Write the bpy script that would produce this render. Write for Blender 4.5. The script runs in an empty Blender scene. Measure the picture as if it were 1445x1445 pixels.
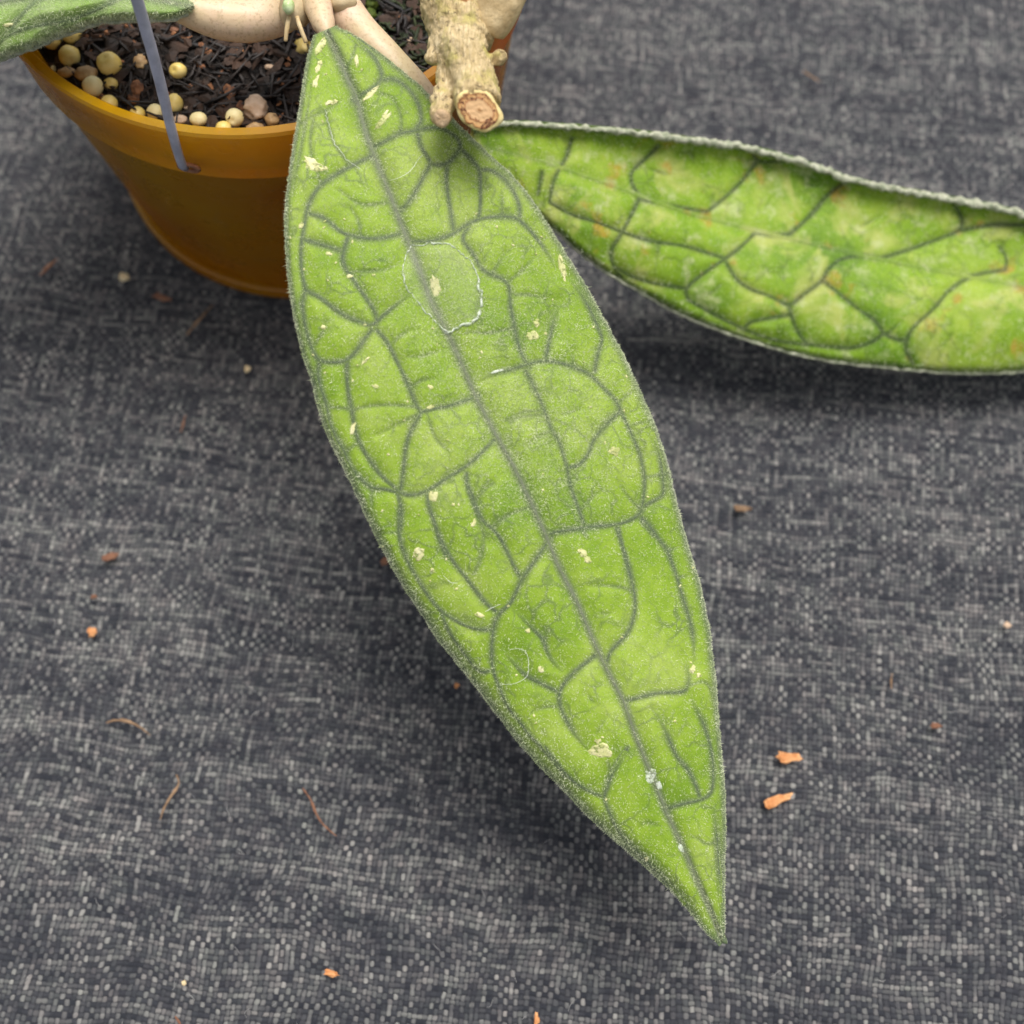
import bpy, bmesh, math, random
import numpy as np
from mathutils import Vector, noise
from mathutils.bvhtree import BVHTree

random.seed(7); rng = np.random.default_rng(11)
scene = bpy.context.scene
col = scene.collection

# ------------------------------------------------------------------ camera
PX = 1445.0; FPX = 1650.0; TH = math.radians(69.5); CH = 0.2442
cam_d = bpy.data.cameras.new('camera'); cam = bpy.data.objects.new('camera', cam_d); col.objects.link(cam)
cam.location = (0, 0, CH); cam.rotation_euler = (math.pi/2 - TH, 0, 0)
cam_d.sensor_width = 36; cam_d.lens = 36*FPX/PX; cam_d.clip_start = 0.005; cam_d.clip_end = 50
cam_d.dof.use_dof = True; cam_d.dof.focus_distance = 0.204; cam_d.dof.aperture_fstop = 12.5
scene.camera = cam

# ------------------------------------------------------------------ sky and soft daylight
SUN_EL = math.radians(70); SUN_AZ = math.radians(25)      # azimuth from +y towards +x
w = bpy.data.worlds.new('World'); scene.world = w; w.use_nodes = True
nt = w.node_tree; nt.nodes.clear()
sky = nt.nodes.new('ShaderNodeTexSky'); sky.sky_type = 'NISHITA'; sky.sun_disc = False
sky.sun_elevation = SUN_EL; sky.sun_rotation = SUN_AZ; sky.dust_density = 4.0; sky.air_density = 1.0
hs = nt.nodes.new('ShaderNodeHueSaturation'); hs.inputs['Saturation'].default_value = 0.22
bg = nt.nodes.new('ShaderNodeBackground'); bg.inputs['Strength'].default_value = 0.10
ow = nt.nodes.new('ShaderNodeOutputWorld')
nt.links.new(sky.outputs[0], hs.inputs['Color']); nt.links.new(hs.outputs[0], bg.inputs[0]); nt.links.new(bg.outputs[0], ow.inputs[0])
sd = bpy.data.lights.new('sun', 'SUN'); sd.energy = 2.2; sd.angle = math.radians(36); sd.color = (1, 0.965, 0.91)
so = bpy.data.objects.new('sun', sd); col.objects.link(so)
sdir = Vector((math.sin(SUN_AZ)*math.cos(SUN_EL), math.cos(SUN_AZ)*math.cos(SUN_EL), math.sin(SUN_EL)))
so.rotation_euler = sdir.to_track_quat('Z', 'Y').to_euler(); so.location = sdir*2
vs = scene.view_settings
vs.view_transform = 'Standard'; vs.look = 'None'; vs.gamma = 1.0; vs.use_curve_mapping = False; vs.exposure = 0.64
scene.cycles.use_denoising = True
scene.cycles.max_bounces = 7; scene.cycles.diffuse_bounces = 3; scene.cycles.glossy_bounces = 2; scene.cycles.transmission_bounces = 4; scene.cycles.transparent_max_bounces = 8
scene.cycles.use_adaptive_sampling = True; scene.cycles.adaptive_threshold = 0.015

# ------------------------------------------------------------------ helpers
F = np.array([0, math.cos(TH), -math.sin(TH)]); U = np.array([0, math.sin(TH), math.cos(TH)]); CAM = np.array([0, 0, CH])
def ray(px, py):
    px = np.asarray(px, float); py = np.asarray(py, float)
    u = (px-PX/2)/FPX; v = (PX/2-py)/FPX
    return np.stack([u, F[1]+v*U[1], F[2]+v*U[2]], -1)
def at(px, py, z):
    """world point(s) at height z that lie on the sight line of a photo pixel"""
    d = ray(px, py); k = (np.asarray(z, float)-CH)/d[..., 2]
    return CAM + d*k[..., None]
def V(px, py, z): return Vector(at(px, py, z).tolist())

def new_mat(name):
    m = bpy.data.materials.new(name); m.use_nodes = True
    t = m.node_tree; b = t.nodes['Principled BSDF']
    return m, t, b
class N:
    """tiny node-graph shorthand"""
    def __init__(s, t): s.t = t
    def put(s, node, i, v):
        if v is None: return
        if isinstance(v, bpy.types.NodeSocket): s.t.links.new(v, node.inputs[i])
        else: node.inputs[i].default_value = v
    def math(s, op, a, b=None, c=None, clamp=False):
        n = s.t.nodes.new('ShaderNodeMath'); n.operation = op; n.use_clamp = clamp
        s.put(n, 0, a); s.put(n, 1, b); s.put(n, 2, c); return n.outputs[0]
    def comb(s, x, y, z=0.0):
        n = s.t.nodes.new('ShaderNodeCombineXYZ'); s.put(n, 0, x); s.put(n, 1, y); s.put(n, 2, z); return n.outputs[0]
    def noise(s, vec, scale, detail=3.0, rough=0.55, out=0, dist=0.0):
        n = s.t.nodes.new('ShaderNodeTexNoise'); s.put(n, 'Vector', vec)
        n.inputs['Scale'].default_value = scale; n.inputs['Detail'].default_value = detail
        n.inputs['Roughness'].default_value = rough; n.inputs['Distortion'].default_value = dist; return n.outputs[out]
    def white(s, vec):
        n = s.t.nodes.new('ShaderNodeTexWhiteNoise'); n.noise_dimensions = '3D'; s.put(n, 'Vector', vec); return n.outputs[0]
    def ramp(s, fac, stops, interp='LINEAR'):
        n = s.t.nodes.new('ShaderNodeValToRGB'); s.put(n, 0, fac); r = n.color_ramp; r.interpolation = interp
        while len(r.elements) < len(stops): r.elements.new(0.5)
        for e, (p, c) in zip(r.elements, stops):
            e.position = p; e.color = (c[0], c[1], c[2], 1) if not isinstance(c, (int, float)) else (c, c, c, 1)
        return n.outputs[0]
    def mix(s, fac, a, b, mode='MIX'):
        n = s.t.nodes.new('ShaderNodeMix'); n.data_type = 'RGBA'; n.blend_type = mode
        s.put(n, 0, fac)
        for i, v in ((6, a), (7, b)):
            if isinstance(v, tuple) and len(v) == 3: v = (*v, 1)
            s.put(n, i, v)
        return n.outputs[2]
    def bump(s, h, strength, dist, normal=None):
        n = s.t.nodes.new('ShaderNodeBump'); n.inputs['Strength'].default_value = strength
        n.inputs['Distance'].default_value = dist; s.put(n, 'Height', h); s.put(n, 'Normal', normal); return n.outputs[0]
    def coord(s, which='Object'):
        return s.t.nodes.new('ShaderNodeTexCoord').outputs[which]
    def attr(s, name):
        n = s.t.nodes.new('ShaderNodeAttribute'); n.attribute_name = name; return n.outputs['Fac']
    def sep(s, vec):
        n = s.t.nodes.new('ShaderNodeSeparateXYZ'); s.put(n, 0, vec); return n.outputs

def tag(o, label=None, cat=None, group=None, kind=None):
    if label: o['label'] = label
    if cat: o['category'] = cat
    if group: o['group'] = group
    if kind: o['kind'] = kind
    return o
def mesh_obj(name, verts, faces, mat, parent=None, smooth=True):
    me = bpy.data.meshes.new(name); me.from_pydata([tuple(v) for v in verts], [], [tuple(f) for f in faces]); me.update()
    if smooth: me.polygons.foreach_set('use_smooth', [True]*len(me.polygons))
    o = bpy.data.objects.new(name, me); col.objects.link(o)
    if mat: me.materials.append(mat)
    if parent: o.parent = parent
    return o
def empty(name, loc=(0, 0, 0)):
    o = bpy.data.objects.new(name, None); o.empty_display_size = 0.01; col.objects.link(o); o.location = loc; return o
def resample(P, n):
    P = np.asarray(P, float); d = np.r_[0, np.cumsum(np.linalg.norm(np.diff(P, axis=0), axis=1))]
    t = np.linspace(0, d[-1], n); return np.stack([np.interp(t, d, P[:, i]) for i in range(P.shape[1])], 1)
def smooth_path(P, n, it=2):
    P = np.asarray(P, float)
    for _ in range(it):                       # Chaikin
        Q = [P[0]]
        for a, b in zip(P[:-1], P[1:]): Q += [a*.75+b*.25, a*.25+b*.75]
        Q.append(P[-1]); P = np.array(Q)
    return resample(P, n)
def tube_geo(path, radii, seg=14, cap=True, wob=0.0, freq=300.0, squash=1.0):
    path = np.asarray(path, float); n = len(path); radii = np.interp(np.linspace(0, 1, n), np.linspace(0, 1, len(radii)), radii)
    T = np.gradient(path, axis=0); T /= np.linalg.norm(T, axis=1)[:, None]+1e-12
    ref = np.array([0, 0, 1.0]) if abs(T[0][2]) < .9 else np.array([1.0, 0, 0])
    a = np.cross(T[0], ref); a /= np.linalg.norm(a)
    vs_, fs = [], []
    for i in range(n):
        a = a-T[i]*(a@T[i]); a /= np.linalg.norm(a); b = np.cross(T[i], a)
        for k in range(seg):
            ang = 2*math.pi*k/seg
            p = path[i]+(a*math.cos(ang)+b*math.sin(ang)*squash)*radii[i]
            if wob:
                q = path[i]+(a*math.cos(ang)+b*math.sin(ang))*radii[i]
                p = path[i]+(p-path[i])*(1+wob*noise.noise(Vector((q*freq).tolist())))
            vs_.append(p)
    for i in range(n-1):
        for k in range(seg):
            k2 = (k+1) % seg; fs.append((i*seg+k, i*seg+k2, (i+1)*seg+k2, (i+1)*seg+k))
    if cap:
        c0 = len(vs_); vs_ += [path[0]-T[0]*radii[0]*.35, path[-1]+T[-1]*radii[-1]*.35]
        for k in range(seg):
            k2 = (k+1) % seg; fs += [(c0, k2, k), (c0+1, (n-1)*seg+k, (n-1)*seg+k2)]
    return vs_, fs
def pxpath(pts, n):
    """[(px,py,z)...] -> smooth world path"""
    w_ = np.array([at(p[0], p[1], p[2]) for p in pts]); return smooth_path(w_, n)
def blob_geo(r, seed, amp=.12, sub=3, squash=(1, 1, 1), freq=1.6, dent=None):
    bm = bmesh.new(); bmesh.ops.create_icosphere(bm, subdivisions=sub, radius=1)
    off = Vector((seed*7.31, seed*3.17, seed*1.7)); vs_ = []
    for v in bm.verts:
        d = v.co.normalized(); k = 1+amp*noise.noise(d*freq+off)+amp*.4*noise.noise(d*freq*3.1+off)
        if dent is not None:
            dd = (d-Vector(dent)).length; k -= .35*math.exp(-(dd/.35)**2)
        vs_.append((d.x*k*r*squash[0], d.y*k*r*squash[1], d.z*k*r*squash[2]))
    fs = [tuple(x.index for x in f.verts) for f in bm.faces]; bm.free(); return vs_, fs

# ------------------------------------------------------------------ materials
def fabric_material():
    m, t, b = new_mat('woven_cloth'); g = N(t)
    co = g.coord('Object'); pitch = 0.00105; a = math.radians(-6.5)
    warp_n = g.noise(co, 45.0, 2.0, .5, out=1)
    wv = g.sep(warp_n)
    x, y, _ = g.sep(co)
    ur = g.math('ADD', g.math('MULTIPLY', x, math.cos(a)/pitch), g.math('MULTIPLY', y, math.sin(a)/pitch))
    vr = g.math('ADD', g.math('MULTIPLY', x, -math.sin(a)/pitch), g.math('MULTIPLY', y, math.cos(a)/pitch))
    fine = g.sep(g.noise(co, 700.0, 1.0, .5, out=1))
    u = g.math('ADD', ur, g.math('ADD', g.math('MULTIPLY', wv[0], 4.0), g.math('MULTIPLY', fine[0], .42)))
    v = g.math('ADD', vr, g.math('ADD', g.math('MULTIPLY', wv[1], 5.0), g.math('MULTIPLY', fine[1], .42)))
    iu = g.math('FLOOR', u); iv = g.math('FLOOR', v)
    fu = g.math('SUBTRACT', g.math('SUBTRACT', u, iu), .5); fv = g.math('SUBTRACT', g.math('SUBTRACT', v, iv), .5)
    cell = g.comb(iu, iv, 3.0)
    flip = g.math('GREATER_THAN', g.white(cell), .93)
    par = g.math('FLOORED_MODULO', g.math('ADD', g.math('ADD', iu, iv), flip), 2.0)
    # yarn tone: each yarn melanges along its own length
    n_w = g.noise(g.comb(g.math('MULTIPLY', iu, 5.37), g.math('MULTIPLY', v, .10), 0), 1.0, 3.0, .65)
    n_f = g.noise(g.comb(g.math('MULTIPLY', u, .045), g.math('MULTIPLY', iv, 5.37), 9.0), 1.0, 3.0, .65)
    n_l = g.noise(g.comb(g.math('MULTIPLY', u, .03), g.math('MULTIPLY', v, .10), 4.0), 1.0, 3.0, .6)
    rc = g.math('SUBTRACT', g.white(g.comb(iu, iv, 8.0)), .5)
    loc = g.math('MULTIPLY', g.math('SUBTRACT', n_l, .5), .40)
    tw = g.math('ADD', g.math('ADD', g.math('MULTIPLY_ADD', n_w, 1.25, -.125), loc), g.math('MULTIPLY', rc, .30))
    tf = g.math('ADD', g.math('ADD', g.math('MULTIPLY_ADD', n_f, 1.45, -.225), loc), g.math('MULTIPLY', rc, .22))
    cw = g.ramp(tw, [(.24, (.024, .026, .033)), (.42, (.063, .064, .070)), (.60, (.138, .136, .134)), (.80, (.275, .267, .25))])
    cf = g.ramp(tf, [(.30, (.016, .018, .025)), (.47, (.034, .036, .044)), (.58, (.082, .082, .084)), (.74, (.185, .180, .172))])
    c = g.mix(g.math('MULTIPLY_ADD', par, .84, .08), cf, cw)
    tint = g.noise(g.comb(g.math('MULTIPLY', iu, .9), g.math('MULTIPLY', iv, .9), 2.0), .35, 2.0)
    c = g.mix(.14, c, g.ramp(tint, [(.3, (.35, .5, .38)), (.5, (.5, .5, .5)), (.7, (.62, .42, .42))]), 'OVERLAY')
    across = g.math('ADD', g.math('MULTIPLY', g.math('ABSOLUTE', fu), par), g.math('MULTIPLY', g.math('ABSOLUTE', fv), g.math('SUBTRACT', 1.0, par)))
    along = g.math('ADD', g.math('MULTIPLY', g.math('ABSOLUTE', fv), par), g.math('MULTIPLY', g.math('ABSOLUTE', fu), g.math('SUBTRACT', 1.0, par)))
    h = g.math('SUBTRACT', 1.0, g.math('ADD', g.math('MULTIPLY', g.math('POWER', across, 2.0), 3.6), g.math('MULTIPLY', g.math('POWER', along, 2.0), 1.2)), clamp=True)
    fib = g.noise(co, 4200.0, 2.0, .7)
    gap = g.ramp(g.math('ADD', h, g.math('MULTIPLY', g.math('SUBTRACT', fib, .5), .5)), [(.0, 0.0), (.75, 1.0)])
    c = g.mix(gap, (.018, .019, .025), c)  # yarn gaps painted dark: occlusion shade along with the dark backing
    h = g.math('ADD', h, g.math('MULTIPLY', fib, .5))
    b.inputs['Roughness'].default_value = .88; b.inputs['Specular IOR Level'].default_value = .25
    b.inputs['Sheen Weight'].default_value = .12; b.inputs['Sheen Roughness'].default_value = .5
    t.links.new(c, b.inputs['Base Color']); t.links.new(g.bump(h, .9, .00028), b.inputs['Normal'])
    return m

def leaf_material(name, lo, mid, hi, vein, blotch=None, sheen=.25, NET=.38):
    m, t, b = new_mat(name); g = N(t); co = g.coord('Object')
    n1 = g.noise(co, 55.0, 3.0, .55); n2 = g.noise(co, 420.0, 3.0, .6); n3 = g.noise(co, 2600.0, 2.0, .6)
    f = g.math('ADD', g.math('ADD', g.math('MULTIPLY', n1, .85), g.math('MULTIPLY', n2, .30)), g.math('MULTIPLY', n3, .22))
    c = g.ramp(f, [(.50, lo), (.68, mid), (.86, hi)])
    if blotch:
        bn = g.noise(co, 95.0, 3.0, .6, dist=.6)
        c = g.mix(g.ramp(bn, [(.52, 0.0), (.66, .8)]), c, blotch[0])
        bn2 = g.noise(g.comb(*[g.math('ADD', q, .37) for q in g.sep(co)]), 130.0, 3.0, .6)
        c = g.mix(g.ramp(bn2, [(.60, 0.0), (.70, .75)]), c, blotch[1])
        bn3 = g.noise(g.comb(*[g.math('ADD', q, .91) for q in g.sep(co)]), 260.0, 4.0, .65)
        c = g.mix(g.ramp(bn3, [(.54, 0.0), (.68, .6)]), c, blotch[2])
    va = g.attr('vein')
    vo = t.nodes.new('ShaderNodeTexVoronoi'); vo.feature = 'DISTANCE_TO_EDGE'; vo.inputs['Scale'].default_value = 210.0
    dn_ = t.nodes.new('ShaderNodeVectorMath'); dn_.operation = 'MULTIPLY_ADD'
    g.put(dn_, 0, g.noise(co, 160.0, 2.0, .5, out=1)); dn_.inputs[1].default_value = (.009,)*3; g.put(dn_, 2, co); g.put(vo, 'Vector', dn_.outputs[0])
    net = g.math('MULTIPLY', g.ramp(vo.outputs['Distance'], [(.0, 1.0), (.085, 0.0)]), g.ramp(g.noise(co, 120.0, 2.0), [(.42, 0.0), (.62, NET)]))
    va = g.math('MAXIMUM', va, net)
    vn = g.math('MULTIPLY', va, g.math('ADD', .70, g.math('MULTIPLY', n3, .6)), clamp=True)
    c = g.mix(vn, c, vein)
    c = g.mix(g.math('MULTIPLY', g.attr('rib'), g.math('ADD', .35, g.math('MULTIPLY', n3, .8)), clamp=True), c, (.20, .215, .145))
    gr = g.noise(co, 7000.0, 2.0, .7)
    t.links.new(c, b.inputs['Base Color'])
    b.inputs['Roughness'].default_value = .62; b.inputs['Specular IOR Level'].default_value = .35
    b.inputs['Sheen Weight'].default_value = sheen; b.inputs['Sheen Roughness'].default_value = .45
    b.inputs['Sheen Tint'].default_value = (.95, 1, .85, 1)
    nb = g.bump(g.math('ADD', g.math('MULTIPLY', n3, .6), g.math('MULTIPLY', gr, .5)), .55, .00016)
    t.links.new(nb, b.inputs['Normal'])
    # light coming through the blade
    tr = t.nodes.new('ShaderNodeBsdfTranslucent'); t.links.new(g.mix(1.0, c, (.9, 1, .35), 'MULTIPLY'), tr.inputs[0])
    mx = t.nodes.new('ShaderNodeMixShader'); mx.inputs[0].default_value = .16
    t.links.new(b.outputs[0], mx.inputs[1]); t.links.new(tr.outputs[0], mx.inputs[2])
    t.links.new(mx.outputs[0], t.nodes['Material Output'].inputs[0])
    return m

def plain(name, c1, c2, scale, rough=.6, bump=.3, bd=.0003, spec=.4, detail=4.0, trans=0.0, coat=0.0, lo=.35, hi=.65):
    m, t, b = new_mat(name); g = N(t); co = g.coord('Object')
    n = g.noise(co, scale, detail, .6)
    c = g.ramp(n, [(lo, c1), (hi, c2)]); t.links.new(c, b.inputs['Base Color'])
    b.inputs['Roughness'].default_value = rough; b.inputs['Specular IOR Level'].default_value = spec
    b.inputs['Coat Weight'].default_value = coat
    if bump: t.links.new(g.bump(g.noise(co, scale*3, 4.0, .6), bump, bd), b.inputs['Normal'])
    if trans:
        tr = t.nodes.new('ShaderNodeBsdfTranslucent'); t.links.new(c, tr.inputs[0])
        mx = t.nodes.new('ShaderNodeMixShader'); mx.inputs[0].default_value = trans
        t.links.new(b.outputs[0], mx.inputs[1]); t.links.new(tr.outputs[0], mx.inputs[2])
        t.links.new(mx.outputs[0], t.nodes['Material Output'].inputs[0])
    return m

def petiole_material():
    m, t, b = new_mat('petiole_skin'); g = N(t); co = g.coord('Object')
    n = g.noise(co, 70, 3, .6); sp_ = g.noise(co, 1500, 3, .6); gr = g.noise(co, 38, 2, .5)
    c = g.ramp(n, [(.35, (.56, .40, .21)), (.5, (.64, .48, .30)), (.66, (.68, .49, .35))])
    c = g.mix(g.ramp(gr, [(.5, 0.0), (.7, .45)]), c, (.42, .39, .16))
    st_ = g.noise(co, 260, 4, .65, dist=.8); c = g.mix(g.ramp(st_, [(.55, 0.0), (.72, .4)]), c, (.36, .25, .12))
    c = g.mix(g.ramp(sp_, [(.54, 0.0), (.66, .45)]), c, (.32, .20, .10))
    t.links.new(c, b.inputs['Base Color']); b.inputs['Roughness'].default_value = .45
    b.inputs['Subsurface Weight'].default_value = .25; b.inputs['Subsurface Radius'].default_value = (.0012, .0007, .0004); b.inputs['Subsurface Scale'].default_value = 1.0
    t.links.new(g.bump(g.noise(co, 500, 4, .6), .4, .0003), b.inputs['Normal']); return m
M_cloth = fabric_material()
VEIN = (.080, .104, .070)
M_leaf = leaf_material('fuzzy_leaf', (.155, .278, .007), (.248, .378, .022), (.345, .455, .075), VEIN, sheen=.40, NET=.55)
M_leaf_far = leaf_material('blotched_leaf', (.115, .235, .005), (.205, .345, .010), (.32, .44, .04), (.022, .045, .014),
                           blotch=((.44, .48, .12), (.44, .27, .03), (.50, .54, .26)), sheen=.15, NET=.40)
M_leaf_near = leaf_material('silvery_leaf', (.16, .29, .03), (.24, .38, .07), (.33, .44, .16), (.13, .17, .10), sheen=.5)
M_vein = plain('vein_tissue', (.075, .115, .062), (.15, .185, .125), 2200, rough=.75, bump=.6, bd=.0001)
M_midrib = plain('midrib_tissue', (.10, .13, .075), (.24, .26, .17), 1800, rough=.75, bump=.6, bd=.00012)
M_hair = plain('leaf_hair', (.55, .65, .32), (.86, .89, .64), 400, rough=.6, bump=0, trans=.3)
M_margin = plain('margin_fuzz', (.22, .25, .16), (.48, .48, .36), 900, rough=.8, bump=.7, bd=.0003)
def scar_material():
    m, t, b = new_mat('cream_scar'); g = N(t); co = g.coord('Object')
    c = g.ramp(g.noise(co, 420, 4, .6), [(.35, (.36, .40, .12)), (.5, (.58, .56, .27)), (.7, (.74, .70, .44))]); t.links.new(c, b.inputs['Base Color'])
    b.inputs['Roughness'].default_value = .65; t.links.new(g.bump(g.noise(co, 2500, 3), .6, .0001), b.inputs['Normal'])
    tr = t.nodes.new('ShaderNodeBsdfTransparent'); mx = t.nodes.new('ShaderNodeMixShader')
    t.links.new(g.ramp(g.noise(co, 1500, 3, .6), [(.36, .25), (.46, 1.0)]), mx.inputs[0])
    t.links.new(tr.outputs[0], mx.inputs[1]); t.links.new(b.outputs[0], mx.inputs[2]); t.links.new(mx.outputs[0], t.nodes['Material Output'].inputs[0]); return m
M_scar = scar_material()
def residue_material():
    m, t, b = new_mat('white_residue'); g = N(t); co = g.coord('Object')
    c = g.ramp(g.noise(co, 900, 3, .6), [(.35, (.42, .50, .34)), (.65, (.74, .78, .70))]); t.links.new(c, b.inputs['Base Color']); b.inputs['Roughness'].default_value = .5
    tr = t.nodes.new('ShaderNodeBsdfTransparent'); mx = t.nodes.new('ShaderNodeMixShader')
    t.links.new(g.ramp(g.noise(co, 1300, 3, .65), [(.40, .10), (.56, .85)]), mx.inputs[0])
    t.links.new(tr.outputs[0], mx.inputs[1]); t.links.new(b.outputs[0], mx.inputs[2]); t.links.new(mx.outputs[0], t.nodes['Material Output'].inputs[0]); return m
M_white = residue_material()
M_petiole = petiole_material()
M_node = plain('node_skin', (.40, .30, .16), (.58, .46, .28), 180, rough=.6, bump=.5, bd=.0004)
M_bud = plain('green_bud', (.30, .42, .12), (.62, .72, .42), 420, rough=.35, bump=.4, bd=.0003, coat=.4)
M_root = plain('aerial_root_skin', (.48, .34, .16), (.62, .48, .27), 500, rough=.6)
M_wire = plain('grey_plastic_wire', (.30, .31, .38), (.46, .47, .56), 240, rough=.4, bump=.25, bd=.0002, coat=.1)
M_soil = plain('damp_soil', (.004, .003, .003), (.022, .014, .010), 380, rough=.85, bump=1.0, bd=.0015)
M_fibre = plain('soil_fibre', (.004, .003, .003), (.034, .024, .020), 160, rough=.6, spec=.5)
M_dark_chip = plain('dark_bark_chip', (.005, .004, .003), (.055, .027, .015), 120, rough=.75, bump=.8, bd=.0005)
M_bark = plain('bark_bit', (.09, .032, .014), (.34, .15, .065), 330, rough=.8, bump=.8, bd=.0006)
M_pellet = plain('yellow_pellet', (.76, .54, .12), (.88, .70, .27), 260, rough=.42, bump=.35, bd=.0002, coat=.15)
M_pellet_pale = plain('pale_pellet', (.80, .66, .30), (.90, .79, .47), 260, rough=.5, bump=.35, bd=.0002)
M_shell = plain('tan_shell', (.36, .21, .09), (.58, .40, .20), 300, rough=.5, bump=.5, bd=.0003)
M_pebble = plain('pink_pebble', (.50, .34, .22), (.66, .50, .37), 300, rough=.8, bump=.9, bd=.0004)
M_moss = plain('moss', (.03, .055, .006), (.14, .19, .02), 500, rough=.7, bump=.6, trans=.3)
M_moss_dark = plain('dark_moss', (.008, .014, .004), (.035, .048, .012), 300, rough=.7, bump=.5)
M_chip = plain('orange_bark_chip', (.46, .17, .05), (.72, .38, .17), 500, rough=.75, bump=.8, bd=.0003)
M_chip_dark = plain('brown_bark_chip', (.15, .062, .035), (.28, .14, .08), 500, rough=.8, bump=.8, bd=.0003)
M_straw = plain('straw_bit', (.14, .08, .04), (.30, .19, .11), 500, rough=.7, bump=.5, bd=.0002)
M_cream = plain('cream_crumb', (.62, .46, .24), (.80, .68, .44), 500, rough=.6, bump=.5, bd=.0003)
M_lint = plain('white_lint', (.75, .78, .70), (.88, .9, .85), 500, rough=.6, bump=0)

def bark_material():
    m, t, b = new_mat('woody_bark'); g = N(t); co = g.coord('Object')
    x, y, z = g.sep(co)
    n1 = g.noise(co, 170, 4, .6); n2 = g.noise(co, 800, 5, .65, dist=.8)
    sv = g.comb(g.math('MULTIPLY', x, 2600.0), g.math('MULTIPLY', y, 500.0), g.math('MULTIPLY', z, 900.0))
    n3 = g.noise(sv, 1.0, 4, .65, dist=1.2)
    f = g.math('ADD', g.math('MULTIPLY', n1, .4), g.math('MULTIPLY', n3, .6))
    c = g.ramp(f, [(.34, (.19, .125, .045)), (.44, (.50, .37, .175)), (.57, (.70, .55, .31)), (.78, (.80, .67, .44))])
    lich = g.noise(co, 230, 4, .6)
    c = g.mix(g.ramp(lich, [(.50, 0.0), (.66, .6)]), c, (.52, .47, .10))
    dark = g.ramp(n2, [(.34, .9), (.43, 0.0)]); c = g.mix(dark, c, (.13, .09, .04))
    t.links.new(c, b.inputs['Base Color']); b.inputs['Roughness'].default_value = .8
    t.links.new(g.bump(g.math('ADD', n3, g.math('MULTIPLY', n2, .6)), .9, .0006), b.inputs['Normal'])
    return m
M_bark_skin = bark_material()

def cut_material():
    m, t, b = new_mat('cut_wood'); g = N(t); co = g.coord('Object'); x, y, z = g.sep(co)
    nn = g.noise(co, 420, 3, .6)
    x = g.math('DIVIDE', x, .0040); y = g.math('DIVIDE', y, .0030)
    r = g.math('SQRT', g.math('ADD', g.math('MULTIPLY', x, x), g.math('MULTIPLY', y, y)))
    q = g.math('ADD', g.math('DIVIDE', r, 1.0), g.math('MULTIPLY', g.math('SUBTRACT', nn, .5), .62))
    c = g.ramp(q, [(0.0, (.30, .15, .05)), (.07, (.56, .33, .15)), (.14, (.64, .40, .20)), (.50, (.66, .41, .20)), (.58, (.34, .13, .04)),
                   (.64, (.60, .36, .15)), (.76, (.56, .29, .10)), (.80, (.22, .075, .02)), (.86, (.66, .50, .20)), (1.0, (.72, .60, .28))])
    crk = g.noise(co, 900, 4, .7, dist=1.5)
    ring = g.math('MULTIPLY', g.math('GREATER_THAN', q, .5), g.math('LESS_THAN', q, .84))
    c = g.mix(g.math('MULTIPLY', g.ramp(crk, [(.50, 0.0), (.55, .95)]), ring), c, (.10, .028, .008))
    t.links.new(c, b.inputs['Base Color']); b.inputs['Roughness'].default_value = .7
    t.links.new(g.bump(g.math('ADD', crk, g.math('MULTIPLY', g.math('SINE', g.math('MULTIPLY', q, 26.0)), .3)), .5, .0001), b.inputs['Normal'])
    return m
M_cut = cut_material()

def pot_material(name, SOLID, TL):
    m, t, b = new_mat(name); g = N(t); co = g.coord('Object')
    n = g.noise(co, 30, 3, .55); alg = g.ramp(g.noise(co, 16, 3, .55), [(.40, 0.0), (.62, 1.0)])
    c = g.ramp(n, [(.35, (.60, .30, .006)), (.65, (.70, .45, .012))])
    c = g.mix(alg, c, (.55, .17, .006))  # broad reddish orange patches from large-scale noise
    scuff = g.noise(co, 210, 5, .7, dist=1.0); c = g.mix(g.ramp(scuff, [(.56, 0.0), (.72, .35)]), c, (.42, .30, .14))
    t.links.new(g.ramp(g.noise(co, 90, 4, .6), [(.35, .16), (.7, .5)]), b.inputs['Roughness'])
    t.links.new(c, b.inputs['Base Color']); b.inputs['Roughness'].default_value = .22
    b.inputs['Coat Weight'].default_value = .5; b.inputs['Coat Roughness'].default_value = .12
    b.inputs['Specular IOR Level'].default_value = .5
    tr = t.nodes.new('ShaderNodeBsdfTransparent'); tr.inputs[0].default_value = (.93, .66, .08, 1)
    tl = t.nodes.new('ShaderNodeBsdfTranslucent'); t.links.new(c, tl.inputs[0])
    m1 = t.nodes.new('ShaderNodeMixShader'); m1.inputs[0].default_value = TL
    t.links.new(tr.outputs[0], m1.inputs[1]); t.links.new(tl.outputs[0], m1.inputs[2])
    m2 = t.nodes.new('ShaderNodeMixShader'); m2.inputs[0].default_value = SOLID
    t.links.new(m1.outputs[0], m2.inputs[1]); t.links.new(b.outputs[0], m2.inputs[2])
    t.links.new(m2.outputs[0], t.nodes['Material Output'].inputs[0])
    sc_ = g.noise(co, 260, 3, .6); t.links.new(g.bump(sc_, .15, .0004), b.inputs['Normal'])
    return m
M_pot = pot_material('amber_rim_plastic', .40, .35); M_pot_wall = pot_material('amber_wall_plastic', .38, .14)

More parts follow.
